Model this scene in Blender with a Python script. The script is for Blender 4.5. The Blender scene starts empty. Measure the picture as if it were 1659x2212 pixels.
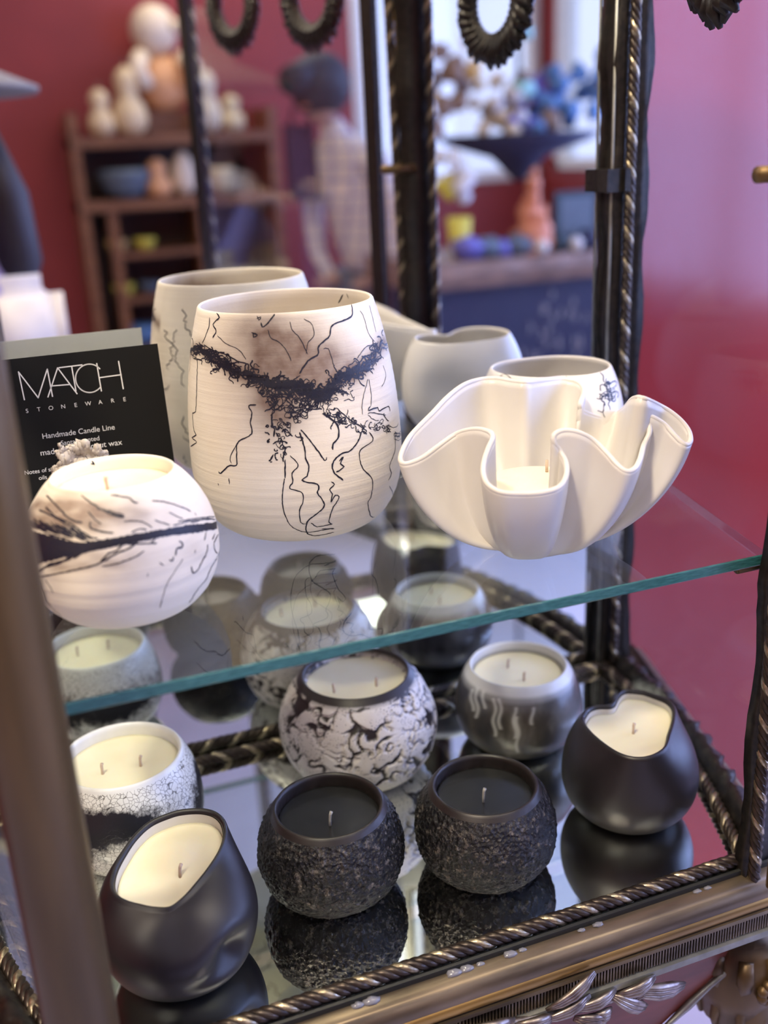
import bpy, bmesh, math, random
from mathutils import Vector, Matrix, noise
from mathutils.bvhtree import BVHTree
R = math.radians
random.seed(7)
SC = bpy.context.scene
COL = SC.collection

# ------------------------------------------------------------------ camera
FPX = 2200.0                      # focal length in pixels of the 1659 x 2212 frame
PITCH, ROLL, YAW = R(19.8), R(2.75), R(19.9)
CAMZ = .51                        # metres above the mirrored cabinet floor (z = 0)
O = Vector((0, 0, CAMZ))
ct, st = math.cos(YAW), math.sin(YAW)
def _rot(v): return Vector((ct*v[0]+st*v[1], -st*v[0]+ct*v[1], v[2]))
_f = Vector((0, math.cos(PITCH), -math.sin(PITCH))); _r0 = Vector((1, 0, 0)); _u0 = _r0.cross(_f)
CF = _rot(_f)
CR = _rot(math.cos(ROLL)*_r0 - math.sin(ROLL)*_u0)
CU = _rot(math.sin(ROLL)*_r0 + math.cos(ROLL)*_u0)
cam_d = bpy.data.cameras.new('camera'); cam = bpy.data.objects.new('camera', cam_d); COL.objects.link(cam)
cam_d.sensor_fit = 'HORIZONTAL'; cam_d.sensor_width = 36; cam_d.lens = 36*FPX/1659
cam_d.clip_start = .02; cam_d.clip_end = 60
m = Matrix.Identity(4)
for i in range(3):
    m[i][0], m[i][1], m[i][2], m[i][3] = CR[i], CU[i], -CF[i], O[i]
cam.matrix_world = m
cam_d.dof.use_dof = True; cam_d.dof.focus_distance = .70; cam_d.dof.aperture_fstop = 4.2
SC.camera = cam

# ------------------------------------------------------------------ world, exposure, lights
vs = SC.view_settings
SC.display_settings.display_device = 'sRGB'
vs.view_transform = 'Standard'; vs.look = 'None'; vs.gamma = 1; vs.use_curve_mapping = False
vs.exposure = 0.0
w = bpy.data.worlds.new('world'); SC.world = w; w.use_nodes = True
w.node_tree.nodes['Background'].inputs[0].default_value = (.62, .66, 1, 1)
w.node_tree.nodes['Background'].inputs[1].default_value = 1.0

FLOORZ, CEILZ = -.90, 1.95
BACKY = -3.6                       # the shop wall behind the photographer, seen in the mirror
RWX = 2.9                          # inner face of the wall with the long side window
def area(name, loc, rot, sx, sy, col, radiance, spread=None):
    l = bpy.data.lights.new(name, 'AREA'); l.shape = 'RECTANGLE'; l.size = sx; l.size_y = sy; l.color = col
    l.energy = radiance*math.pi*sx*sy
    if spread: l.spread = spread
    o = bpy.data.objects.new(name, l); COL.objects.link(o); o.location = loc; o.rotation_euler = rot
    return o
DAY = (.60, .66, 1.0)
area('daylight_shop_window', (2.35, BACKY-.12, 1.0), (R(90), 0, 0), 1.05, 1.4, (.62, .62, 1), .72)
area('daylight_side_window', (RWX+.12, -.735, .72), (0, R(90), 0), 1.85, 3.63, (.36, .45, 1.0), 9.0)
area('daylight_corner_window', (RWX+.12, -3.08, 1.0), (0, R(90), 0), 1.3, .74, (.62, .62, 1), .72)
LAMPS = [(-.35, .05, 40, .085), (.75, .15, 9, .085), (.30, .95, 9, .085)]   # warm ceiling spots over the cabinet
def lamp_light(x, y, s, rad):
    l = bpy.data.lights.new('ceiling_spot_light', 'AREA'); l.shape = 'DISK'; l.size = rad*2; l.color = (1, .83, .60)
    l.energy = s; o = bpy.data.objects.new('ceiling_spot_light', l); COL.objects.link(o)
    o.location = (x, y, 1.70)
    d = Vector((.22, .65, .2)) - Vector(o.location); o.rotation_euler = d.to_track_quat('-Z', 'Y').to_euler()
for a in LAMPS: lamp_light(*a)
FILL_PANELS = [(-1.2, -1.9), (1.2, -3.1), (-1.2, -.4), (.9, -.25)]  # warm fill panels added under the ceiling to lift the whole room
for x, y in FILL_PANELS: area('fill_panel_light', (x, y, CEILZ-.045), (0, 0, 0), 1.1, .5, (1, .90, .76), 9.5)

# ------------------------------------------------------------------ pixel rays (frame 1659 x 2212) to points in the place
def ray(x, y): return CF + CR*((x-829.5)/FPX) - CU*((y-1106)/FPX)
def atz(x, y, z):
    d = ray(x, y); return O + d*((z-CAMZ)/d.z)
def aty(x, y, Y):
    d = ray(x, y); return O + d*(Y/d.y)
MY = .80                            # the mirror's plane y = MY
def mir(x, y, Y):                   # the real point, at depth Y, whose reflection shows at pixel x, y
    p = aty(x, y, 2*MY-Y); p.y = Y; return p

# ------------------------------------------------------------------ materials
def new_mat(name):
    mt = bpy.data.materials.new(name); mt.use_nodes = True
    nt = mt.node_tree; return mt, nt, nt.nodes['Principled BSDF']
def N(nt, typ, **kw):
    n = nt.nodes.new(typ)
    for k, v in kw.items():
        if k.startswith('i_'):
            key = k[2:]; key = int(key) if key.isdigit() else key.replace('_', ' ')
            n.inputs[key].default_value = v
        else: setattr(n, k, v)
    return n
def L(nt, a, b): nt.links.new(a, b)
def ramp(nt, src, stops):
    r = N(nt, 'ShaderNodeValToRGB'); e = r.color_ramp.elements
    while len(e) < len(stops): e.new(.5)
    for k, (p, c) in enumerate(stops):
        e[k].position = p; e[k].color = (*c, 1) if len(c) == 3 else c
    L(nt, src, r.inputs[0]); return r.outputs[0]
def coords(nt, scale=(1, 1, 1)):
    t = N(nt, 'ShaderNodeTexCoord'); mp = N(nt, 'ShaderNodeMapping'); mp.inputs['Scale'].default_value = scale
    L(nt, t.outputs['Object'], mp.inputs[0]); return mp.outputs[0]
def noise_tex(nt, vec, scale, detail=4, rough=.5):
    n = N(nt, 'ShaderNodeTexNoise'); n.inputs['Scale'].default_value = scale; n.inputs['Detail'].default_value = detail
    n.inputs['Roughness'].default_value = rough; L(nt, vec, n.inputs['Vector']); return n.outputs['Fac']
def bump(nt, b, h, strength, dist=.001):
    n = N(nt, 'ShaderNodeBump'); n.inputs['Strength'].default_value = strength; n.inputs['Distance'].default_value = dist
    L(nt, h, n.inputs['Height']); L(nt, n.outputs[0], b.inputs['Normal'])
def mixc(nt, fac, a, b, mode='MIX'):
    n = N(nt, 'ShaderNodeMix', data_type='RGBA', blend_type=mode)
    for s, v in ((0, fac), (6, a), (7, b)):
        if hasattr(v, 'is_linked'): L(nt, v, n.inputs[s])
        else: n.inputs[s].default_value = v if s == 0 else (*v, 1)
    return n.outputs[2]
def simple(name, col, rough=.5, metal=0, col2=None, ns=30, scale=(1, 1, 1), bmp=0, bd=.001, spec=.5, emit=None):
    mt, nt, b = new_mat(name)
    b.inputs['Roughness'].default_value = rough; b.inputs['Metallic'].default_value = metal
    b.inputs['Specular IOR Level'].default_value = spec
    v = coords(nt, scale); n = noise_tex(nt, v, ns)
    c2 = col2 or tuple(c*.88 for c in col)
    L(nt, ramp(nt, n, [(.3, col), (.7, c2)]), b.inputs['Base Color'])
    if bmp: bump(nt, b, n, bmp, bd)
    return mt
def clay_mat(name, base, warm):
    mt, nt, b = new_mat(name); b.inputs['Roughness'].default_value = .62
    v = coords(nt); n = noise_tex(nt, v, 22, 3)
    c = ramp(nt, n, [(.3, base), (.75, warm)])
    at = N(nt, 'ShaderNodeAttribute', attribute_name='smoke')
    n2 = noise_tex(nt, v, 120, 3)
    mm = N(nt, 'ShaderNodeMath', operation='MULTIPLY'); L(nt, at.outputs['Fac'], mm.inputs[0])
    r2 = N(nt, 'ShaderNodeMapRange'); r2.inputs[3].default_value = .75; r2.inputs[4].default_value = 1.25
    L(nt, n2, r2.inputs[0]); L(nt, r2.outputs[0], mm.inputs[1])
    c = mixc(nt, mm.outputs[0], c, (.20, .13, .095))
    L(nt, c, b.inputs['Base Color'])
    v2 = coords(nt, (6, 6, 260)); n3 = noise_tex(nt, v2, 1.3, 2)
    n4 = noise_tex(nt, coords(nt, (60, 60, 200)), 8, 3, .7)
    ad = N(nt, 'ShaderNodeMath', operation='MULTIPLY_ADD'); L(nt, n4, ad.inputs[0]); ad.inputs[1].default_value = .35; L(nt, n3, ad.inputs[2])
    bump(nt, b, ad.outputs[0], .35, .0009)
    return mt
M = {}
M['clay'] = clay_mat('ivory_clay', (.90, .84, .72), (.86, .77, .61))
M['carbon'] = simple('carbon_line', (.008, .010, .026), .5, col2=(.016, .014, .022), ns=400)
M['porcelain'] = simple('porcelain', (.68, .66, .62), .36, col2=(.63, .60, .55), ns=18, bmp=.12, bd=.002)
def wax_mat(name, c1, c2):
    mt, nt, b = new_mat(name); b.inputs['Roughness'].default_value = .38
    v = coords(nt); n = noise_tex(nt, v, 26, 3)
    L(nt, ramp(nt, n, [(.3, c1), (.72, c2)]), b.inputs['Base Color'])
    b.inputs['Subsurface Weight'].default_value = .25; b.inputs['Subsurface Radius'].default_value = (.006, .004, .002)
    b.inputs['Subsurface Scale'].default_value = 1
    bump(nt, b, noise_tex(nt, v, 60, 3), .15, .001); return mt
M['wax'] = wax_mat('cream_wax', (.86, .80, .60), (.80, .72, .50))
M['wax_black'] = simple('black_wax', (.012, .012, .013), .22, col2=(.02, .02, .02), ns=60, bmp=.08)
M['wick'] = simple('cotton_wick', (.62, .47, .36), .8, ns=500, bmp=.3)
M['wick_grey'] = simple('waxed_wick', (.35, .33, .31), .6, ns=500, bmp=.3)
M['matte_black'] = simple('matte_black_stoneware', (.013, .011, .013), .42, col2=(.017, .014, .015), ns=30, bmp=.04, bd=.0004, spec=.55)
def lava_mat():
    mt, nt, b = new_mat('black_lava_glaze'); v = coords(nt)
    n = noise_tex(nt, v, 170, 6, .75)
    L(nt, ramp(nt, n, [(.36, (.004, .004, .006)), (.54, (.022, .021, .022)), (.70, (.15, .13, .11))]), b.inputs['Base Color'])
    b.inputs['Roughness'].default_value = .27; b.inputs['Metallic'].default_value = .4
    vo = N(nt, 'ShaderNodeTexVoronoi'); vo.inputs['Scale'].default_value = 340; L(nt, v, vo.inputs['Vector'])
    ad = N(nt, 'ShaderNodeMath', operation='ADD'); L(nt, n, ad.inputs[0]); L(nt, vo.outputs['Distance'], ad.inputs[1])
    bump(nt, b, ad.outputs[0], .9, .0016); return mt
M['lava'] = lava_mat()
M['lava_rim'] = simple('brown_black_rim', (.022, .016, .015), .40, col2=(.014, .011, .011), ns=80, bmp=.1)
def crawl_mat():
    mt, nt, b = new_mat('white_crawl_glaze'); v = coords(nt)
    at = N(nt, 'ShaderNodeAttribute', attribute_name='crack')
    vo = N(nt, 'ShaderNodeTexVoronoi'); vo.inputs['Scale'].default_value = 520; L(nt, v, vo.inputs['Vector'])
    sp = ramp(nt, vo.outputs['Distance'], [(.16, (.05, .04, .04)), (.30, (1, 1, 1))])
    n = noise_tex(nt, v, 60, 4)
    pres = ramp(nt, n, [(.42, (0, 0, 0)), (.55, (1, 1, 1))])
    white = ramp(nt, noise_tex(nt, v, 30, 3), [(.3, (.78, .74, .72)), (.7, (.62, .56, .52))])
    c = mixc(nt, pres, white, mixc(nt, 1.0, white, sp, 'MULTIPLY'))
    c = mixc(nt, at.outputs['Fac'], c, (.025, .018, .018))
    L(nt, c, b.inputs['Base Color']); b.inputs['Roughness'].default_value = .42
    bump(nt, b, sp, .25, .0006); return mt
M['crawl'] = crawl_mat()
def raku_mat(name, dark, zmid, white=(.82, .81, .78)):
    mt, nt, b = new_mat(name); v = coords(nt)
    nz = N(nt, 'ShaderNodeTexNoise'); nz.inputs['Scale'].default_value = 60; L(nt, v, nz.inputs['Vector'])
    wv = mixc(nt, .012, v, nz.outputs['Color'])
    vo = N(nt, 'ShaderNodeTexVoronoi', feature='DISTANCE_TO_EDGE'); vo.inputs['Scale'].default_value = 300; L(nt, wv, vo.inputs['Vector'])
    ln = ramp(nt, vo.outputs['Distance'], [(.012, (.16, .15, .14)), (.06, (1, 1, 1))])
    at = N(nt, 'ShaderNodeAttribute', attribute_name='smoke')
    n2 = noise_tex(nt, v, 130, 5, .7)
    ad = N(nt, 'ShaderNodeMath', operation='MULTIPLY_ADD'); L(nt, n2, ad.inputs[0]); ad.inputs[1].default_value = 1.15
    sb = N(nt, 'ShaderNodeMath', operation='SUBTRACT'); L(nt, at.outputs['Fac'], sb.inputs[0]); sb.inputs[1].default_value = .58
    L(nt, sb.outputs[0], ad.inputs[2])
    k = ramp(nt, ad.outputs[0], [(.30, (0, 0, 0)), (.62, (1, 1, 1))])
    base = mixc(nt, 1.0, ramp(nt, noise_tex(nt, v, 40), [(.3, white), (.7, tuple(c*.86 for c in white))]), ln, 'MULTIPLY')
    c = mixc(nt, k, base, dark); L(nt, c, b.inputs['Base Color'])
    b.inputs['Roughness'].default_value = .25; bump(nt, b, ln, .15, .0004); return mt
M['rim_white'] = simple('pale_glazed_rim', (.80, .79, .77), .25, ns=60)
M['raku'] = raku_mat('white_crackle_raku', (.022, .022, .028), .03)
def grey_mat():
    mt, nt, b = new_mat('smoked_grey_glaze'); v = coords(nt)
    n = noise_tex(nt, coords(nt, (1, 1, .45)), 40, 5, .6)
    c = ramp(nt, n, [(.32, (.016, .016, .020)), (.54, (.050, .044, .040)), (.76, (.14, .13, .12))])
    at = N(nt, 'ShaderNodeAttribute', attribute_name='smoke')
    c = mixc(nt, at.outputs['Fac'], c, (.60, .60, .60)); L(nt, c, b.inputs['Base Color'])
    b.inputs['Roughness'].default_value = .28; bump(nt, b, n, .12, .0006); return mt
M['grey'] = grey_mat()
M['bronze_tube'] = simple('aged_bronze', (.050, .032, .019), .42, .6, col2=(.17, .105, .040), ns=26, scale=(1, 1, .12), bmp=.06)
M['black_iron'] = simple('blackened_bronze', (.010, .009, .009), .38, .5, col2=(.030, .025, .020), ns=180, bmp=.4, bd=.0008)
M['rope'] = simple('rope_dark', (.028, .021, .018), .34, .6, col2=(.07, .052, .040), ns=150, bmp=.3, bd=.0006)
M['rope_gold'] = simple('rope_gold', (.52, .44, .30), .30, .85, col2=(.22, .18, .12), ns=300, bmp=.6, bd=.0008)
M['moulding'] = simple('bronze_moulding', (.23, .175, .115), .36, .7, col2=(.07, .055, .04), ns=26, scale=(.5, 3, 3), bmp=.2, bd=.0006)
M['moulding_gold'] = simple('gold_moulding', (.46, .28, .08), .36, .8, col2=(.22, .14, .055), ns=22, scale=(.4, 3, 3), bmp=.15)
M['ledge'] = simple('pewter_ledge', (.36, .36, .32), .38, .75, col2=(.22, .22, .19), ns=60, bmp=.2, bd=.0006)
M['silver_leaf'] = simple('pewter_leaf', (.42, .37, .33), .34, .85, col2=(.16, .12, .10), ns=120, bmp=.4, bd=.0006)
M['strip_black'] = simple('black_channel', (.012, .013, .012), .5, ns=90)
M['mahogany'] = simple('mahogany', (.20, .050, .032), .34, col2=(.11, .028, .018), ns=14, scale=(1, 1, 6), bmp=.03)
M['glue'] = simple('dried_glue', (.20, .20, .23), .15, ns=80)
def glass_mat(name, tint, ior=1.5):
    mt, nt, b = new_mat(name); nt.nodes.remove(b)
    o = nt.nodes['Material Output']; t = N(nt, 'ShaderNodeBsdfTransparent'); t.inputs[0].default_value = (*tint, 1)
    g = N(nt, 'ShaderNodeBsdfGlossy'); g.inputs['Roughness'].default_value = .0; g.inputs['Color'].default_value = (1, 1, 1, 1)
    fr = N(nt, 'ShaderNodeFresnel'); mx = N(nt, 'ShaderNodeMixShader'); ge = N(nt, 'ShaderNodeNewGeometry')
    ml = N(nt, 'ShaderNodeMapRange'); ml.inputs[3].default_value = ior; ml.inputs[4].default_value = 1/ior     # the same film reflectance from both sides
    L(nt, ge.outputs['Backfacing'], ml.inputs[0]); L(nt, ml.outputs[0], fr.inputs[0])
    L(nt, fr.outputs[0], mx.inputs[0]); L(nt, t.outputs[0], mx.inputs[1]); L(nt, g.outputs[0], mx.inputs[2])
    L(nt, mx.outputs[0], o.inputs[0]); return mt
M['glass'] = glass_mat('clear_glass', (.965, .985, .98))
M['glass_shelf'] = glass_mat('shelf_glass', (.93, .97, .955), 1.45)
M['side_glass'] = glass_mat('low_reflection_side_glass', (.97, .985, .98), 1.06)
M['edge_clear'] = glass_mat('thin_glass_edge', (.80, .86, .92), 1.6)
M['pane'] = glass_mat('door_pane_glass', (.93, .955, .96))
M['glass_edge'] = simple('glass_edge', (.015, .085, .085), .22, col2=(.045, .17, .17), ns=260, scale=(.5, 1, 4), bmp=.5, bd=.0006, spec=.7)
def mirror_mat(name, col, rough):
    mt, nt, b = new_mat(name); b.inputs['Metallic'].default_value = 1; b.inputs['Roughness'].default_value = rough
    n = noise_tex(nt, coords(nt), 14, 3)
    L(nt, ramp(nt, n, [(.3, col), (.8, tuple(c*.97 for c in col))]), b.inputs['Base Color']); return mt
M['mirror'] = mirror_mat('silver_mirror', (.86, .88, .88), 0.0)
M['mirror_floor'] = mirror_mat('floor_mirror', (.80, .83, .80), .008)
def wall_mat():
    mt, nt, b = new_mat('crimson_satin_paint'); v = coords(nt); n = noise_tex(nt, v, 3, 3)
    L(nt, ramp(nt, n, [(.3, (.26, .010, .010)), (.7, (.235, .009, .009))]), b.inputs['Base Color'])
    b.inputs['Roughness'].default_value = .5; b.inputs['Specular IOR Level'].default_value = .25
    b.inputs['Coat Weight'].default_value = 1.0; b.inputs['Coat Roughness'].default_value = .13
    bump(nt, b, noise_tex(nt, v, 130, 3), .12, .001); return mt
M['red_wall'] = wall_mat()
M['shop_red'] = simple('dark_red_paint', (.28, .034, .030), .5, col2=(.24, .030, .027), ns=4, bmp=.05)
M['ceiling'] = simple('white_ceiling', (.78, .77, .74), .8, ns=5)
M['floor'] = simple('pale_concrete', (.62, .63, .76), .35, col2=(.54, .55, .68), ns=3, bmp=.05)
M['wood'] = simple('brown_wood', (.26, .11, .040), .5, col2=(.14, .055, .022), ns=8, scale=(1, 1, 6), bmp=.1)
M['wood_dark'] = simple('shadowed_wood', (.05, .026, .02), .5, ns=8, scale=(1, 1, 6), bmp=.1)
M['slab'] = simple('live_edge_slab', (.34, .21, .15), .55, col2=(.14, .09, .07), ns=12, scale=(1, 4, 4), bmp=.5, bd=.01)
def flat(name, c, rough=.6, **k): M[name] = simple(name, c, rough, **k); return M[name]
for n_, c_ in dict(cream=(.78, .60, .33), peach=(.82, .42, .18), pale=(.80, .66, .46), navy=(.020, .022, .06), plum=(.05, .030, .07), skin=(.60, .36, .26), hair=(.018, .012, .016),
                   hatgrey=(.22, .20, .17), lilac=(.36, .33, .62), denim=(.13, .17, .22), shirt=(.82, .74, .62), white=(.78, .74, .68), salt=(.72, .27, .14), yellow=(.70, .60, .08),
                   petal=(.70, .66, .62), mint=(.35, .65, .60), amber=(.62, .40, .14), blue=(.10, .22, .42), slate=(.10, .13, .16), brownp=(.25, .16, .11), violet=(.16, .15, .48),
                   paper_black=(.010, .010, .010), paper_white=(.80, .80, .72), ink=(.72, .72, .70), darkgreen=(.02, .04, .05)).items(): flat(n_, c_)
M['paper_black'] = simple('black_card_stock', (.008, .008, .008), .75, spec=.15)

# ------------------------------------------------------------------ object helpers
def link(name, me, mat, parent=None, mats=None):
    o = bpy.data.objects.new(name, me); COL.objects.link(o)
    for mm in (mats or [mat]): me.materials.append(mm)
    if parent: o.parent = parent
    return o
def mesh(name, V, Fc, mat, parent=None, smooth=True, mats=None, mi=None):
    me = bpy.data.meshes.new(name); me.from_pydata([tuple(v) for v in V], [], Fc); me.update()
    if smooth: me.polygons.foreach_set('use_smooth', [True]*len(me.polygons))
    o = link(name, me, mat, parent, mats)
    if mi: me.polygons.foreach_set('material_index', mi)
    return o
def tag(o, label=None, cat=None, group=None, kind=None):
    if label: o['label'] = label
    if cat: o['category'] = cat
    if group: o['group'] = group
    if kind: o['kind'] = kind
    return o
def empty(name, loc, label=None, cat=None, group=None):
    o = bpy.data.objects.new(name, None); COL.objects.link(o); o.location = loc; o.empty_display_size = .02
    return tag(o, label, cat, group)
class MB:
    def __init__(s): s.V = []; s.F = []
    def add(s, V, F_):
        k = len(s.V); s.V += [Vector(v) for v in V]; s.F += [tuple(i+k for i in f) for f in F_]; return s
    def box(s, x0, x1, y0, y1, z0, z1):
        return s.add([(x, y, z) for z in (z0, z1) for y in (y0, y1) for x in (x0, x1)], [(0, 2, 3, 1), (4, 5, 7, 6), (0, 1, 5, 4), (2, 6, 7, 3), (0, 4, 6, 2), (1, 3, 7, 5)])
    def prism(s, P, z0, z1):
        n = len(P)
        return s.add([(*p[:2], z0) for p in P]+[(*p[:2], z1) for p in P], [tuple(range(n))[::-1], tuple(range(n, 2*n))]+[(i, (i+1) % n, n+(i+1) % n, n+i) for i in range(n)])
    def tube(s, pts, rad, seg=8, cap=True):
        pts = [Vector(p) for p in pts]; n = len(pts); rads = rad if isinstance(rad, (list, tuple)) else [rad]*n
        V = []; nrm = None
        for i, p in enumerate(pts):
            t = (pts[min(i+1, n-1)]-pts[max(i-1, 0)]).normalized()
            if nrm is None: nrm = t.orthogonal().normalized()
            else:
                nrm = nrm - t*nrm.dot(t); nrm = nrm.normalized() if nrm.length > 1e-6 else t.orthogonal().normalized()
            b = t.cross(nrm)
            V += [p+(nrm*math.cos(2*math.pi*k/seg)+b*math.sin(2*math.pi*k/seg))*rads[i] for k in range(seg)]
        F_ = [(i*seg+k, i*seg+(k+1) % seg, (i+1)*seg+(k+1) % seg, (i+1)*seg+k) for i in range(n-1) for k in range(seg)]
        if cap: F_ += [tuple(range(seg))[::-1], tuple((n-1)*seg+k for k in range(seg))]
        return s.add(V, F_)
    def lathe(s, prof, c=(0, 0, 0), seg=32, fn=None):
        V = []; n = len(prof); c = Vector(c)
        for r_, z in prof:
            for k in range(seg):
                a = 2*math.pi*k/seg; V.append(c+Vector((r_*math.cos(a), r_*math.sin(a), z)))
        F_ = [(i*seg+k, i*seg+(k+1) % seg, (i+1)*seg+(k+1) % seg, (i+1)*seg+k) for i in range(n-1) for k in range(seg)]
        if prof[0][0] > 1e-6: F_.append(tuple(range(seg))[::-1])
        if prof[-1][0] > 1e-6: F_.append(tuple((n-1)*seg+k for k in range(seg)))
        return s.add(V, F_)
    def ball(s, c, r_, seg=10, squash=(1, 1, 1), jit=0):
        V = []; n = seg//2; c = Vector(c)
        for i in range(n+1):
            ph = math.pi*i/n
            for k in range(seg):
                a = 2*math.pi*k/seg; d = Vector((math.sin(ph)*math.cos(a), math.sin(ph)*math.sin(a), -math.cos(ph)))
                rr = r_*(1+jit*noise.noise(d*2+c*9)); V.append(c+Vector((d.x*squash[0], d.y*squash[1], d.z*squash[2]))*rr)
        return s.add(V, [(i*seg+k, i*seg+(k+1) % seg, (i+1)*seg+(k+1) % seg, (i+1)*seg+k) for i in range(n) for k in range(seg)])
    def build(s, name, mat, parent=None, smooth=False):
        o = mesh(name, s.V, s.F, mat, parent, smooth)
        if parent is not None and parent.type == 'EMPTY' and not s.__dict__.get('local'): o.location = -Vector(parent.location) if parent.parent is None else (0, 0, 0)
        return o
def rel(o, parent):                 # world-space mesh under an Empty
    o.parent = parent
    base = Vector((0, 0, 0)); p = parent
    while p: base += Vector(p.location); p = p.parent
    o.location = -base; return o

# ------------------------------------------------------------------ the room shell
RX0, RX1, WY = -2.6, RWX, 1.15
tag(MB().box(RX0, RX1, BACKY-.1, WY+.1, FLOORZ-.06, FLOORZ).build('floor', M['floor']), kind='structure')
tag(MB().box(RX0, RX1, BACKY-.1, WY+.1, CEILZ, CEILZ+.06).build('ceiling', M['ceiling']), kind='structure')
tag(MB().box(RX0, RX1, WY, WY+.08, FLOORZ, CEILZ).build('wall_back', M['red_wall']), kind='structure')
tag(MB().box(RX0-.08, RX0, BACKY, WY, FLOORZ, CEILZ).build('wall_left', M['shop_red']), kind='structure')
tag(MB().box(RX1, RX1+.08, BACKY, -3.45, FLOORZ, CEILZ).box(RX1, RX1+.08, -2.72, -2.55, FLOORZ, CEILZ).box(RX1, RX1+.08, -3.45, -2.72, FLOORZ, .35).box(RX1, RX1+.08, -3.45, -2.72, 1.65, CEILZ).box(RX1, RX1+.08, 1.08, WY, FLOORZ, CEILZ).box(RX1, RX1+.08, -2.55, 1.08, FLOORZ, -.2).box(RX1, RX1+.08, -2.55, 1.08, 1.65, CEILZ).build('wall_right', M['shop_red']), kind='structure')
wf = MB()
for a in ((RX0, 1.85, FLOORZ, CEILZ), (1.85, 2.85, FLOORZ, .30), (1.85, 2.85, 1.7, CEILZ), (2.85, RX1, FLOORZ, CEILZ)):
    wf.box(a[0], a[1], BACKY-.08, BACKY, a[2], a[3])
tag(wf.build('wall_front', M['shop_red']), kind='structure')
for nm, x0, x1, z0, z1, nx in (('window_1', 1.85, 2.85, .30, 1.7, 1),):
    wn = MB()
    for k in range(nx+1):
        x = x0+(x1-x0)*k/nx; wn.box(x-.025, x+.025, BACKY-.06, BACKY+.01, z0, z1)
    wn.box(x0, x1, BACKY-.06, BACKY+.01, z0, z0+.05); wn.box(x0, x1, BACKY-.06, BACKY+.01, z1-.05, z1)
    wo = tag(wn.build(nm, M['white']), kind='structure')
    g = MB().box(x0, x1, BACKY-.035, BACKY-.03, z0, z1).build('pane', M['glass']); g.parent = wo
wn = MB()
for k in range(4):
    y = -2.55+3.63*k/3; wn.box(RX1-.01, RX1+.06, y-.025, y+.025, -.2, 1.65)
for z in (-.2, 1.60): wn.box(RX1-.01, RX1+.06, -2.55, 1.08, z, z+.05)
wo = tag(wn.build('window_2', M['white']), kind='structure')
g = MB().box(RX1+.025, RX1+.03, -2.55, 1.08, -.2, 1.65).build('pane', M['glass']); g.parent = wo
wn = MB()
for z in (.35, 1.60): wn.box(RX1-.01, RX1+.06, -3.45, -2.72, z, z+.05)
for y in (-3.45, -2.76): wn.box(RX1-.01, RX1+.06, y, y+.04, .35, 1.65)
wo = tag(wn.build('window_3', M['white']), kind='structure')
g = MB().box(RX1+.025, RX1+.03, -3.45, -2.72, .35, 1.65).build('pane', M['glass']); g.parent = wo
for x, y in FILL_PANELS:
    t = empty('fill_panel', (x, y, CEILZ-.04), 'flat white ceiling light panel over the shop floor', 'ceiling light', 'ceiling light panels')
    rel(MB().box(x-.57, x+.57, y-.27, y+.27, CEILZ-.04, CEILZ).build('housing', M['white']), t)
for x, y, s_, rad in LAMPS:
    t = empty('ceiling_spot', (x, y, 1.72), 'black ceiling spotlight '+('over the photographer' if x < 0 else 'near the long window' if x > .5 else 'close to the crimson wall'), 'spotlight', 'ceiling spotlights')
    rel(MB().lathe([(rad+.02, 0), (rad+.02, .10), (.02, .13)], (x, y, 1.71), 24).build('lamp_shade', M['black_iron']), t)
    rel(MB().tube([(x, y, 1.83), (x, y, CEILZ)], .012).build('stem', M['black_iron']), t)

# ------------------------------------------------------------------ display cabinet
FL, FR, BR_, BL = (-.035, .490), (.455, .490), (.523, .800), (-.103, .800)
CAB = empty('display_cabinet', (.21, .64, FLOORZ), 'ornate bronze display cabinet with rope mouldings, mirrored back and mahogany apron', 'cabinet')
def cab(mb, name, mat, smooth=False): return rel(mb.build(name, M[mat], None, smooth), CAB)
quad = lambda i=0, f=0: [(FL[0]+i, FL[1]+f), (FR[0]-i, FR[1]+f), (BR_[0]-i, BR_[1]), (BL[0]+i, BL[1])]
cab(MB().prism(quad(), -.004, 0), 'floor_mirror', 'mirror_floor')
cab(MB().add([(BL[0], MY, 0), (BR_[0], MY, 0), (BR_[0], MY, .86), (BL[0], MY, .86), (BL[0], MY+.006, 0), (BR_[0], MY+.006, 0), (BR_[0], MY+.006, .86), (BL[0], MY+.006, .86)],
    [(0, 1, 2, 3), (7, 6, 5, 4), (0, 4, 5, 1), (1, 5, 6, 2), (2, 6, 7, 3), (3, 7, 4, 0)]), 'back_mirror', 'mirror')
# ropes: four twisted strands, one of them gilt
def rope(path, rad, lead=.027, name='rope', strands=4):
    P = [Vector(p) for p in path]; seg = [0]
    for a, b in zip(P, P[1:]): seg.append(seg[-1]+(b-a).length)
    Ltot = seg[-1]; n = max(8, int(Ltot/.0016)); pts = []
    j = 0
    for i in range(n+1):
        s = Ltot*i/n
        while j < len(P)-2 and s > seg[j+1]: j += 1
        pts.append((P[j].lerp(P[j+1], (s-seg[j])/(seg[j+1]-seg[j])), (P[j+1]-P[j]).normalized(), s))
    dark, gold = MB(), MB()
    for k in range(strands):
        path2 = []
        for p, t, s in pts:
            u = t.cross(Vector((.3, .2, 1)) if abs(t.z) < .9 else Vector((1, .1, 0))).normalized(); v = t.cross(u)
            a = 2*math.pi*(s/lead+k/strands); path2.append(p+(u*math.cos(a)+v*math.sin(a))*rad*.50)
        (gold if k == 0 else dark).tube(path2, rad*.54, 6)
    o = rel(dark.build(name, M['rope'], None, True), CAB)
    g = gold.build('gilt_strand', M['rope_gold'], None, True); g.parent = o; g['label'] = 'gilt twisted strand'
    return o
cor = lambda p, dx, dy: (p[0]+dx, p[1]+dy)
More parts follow.
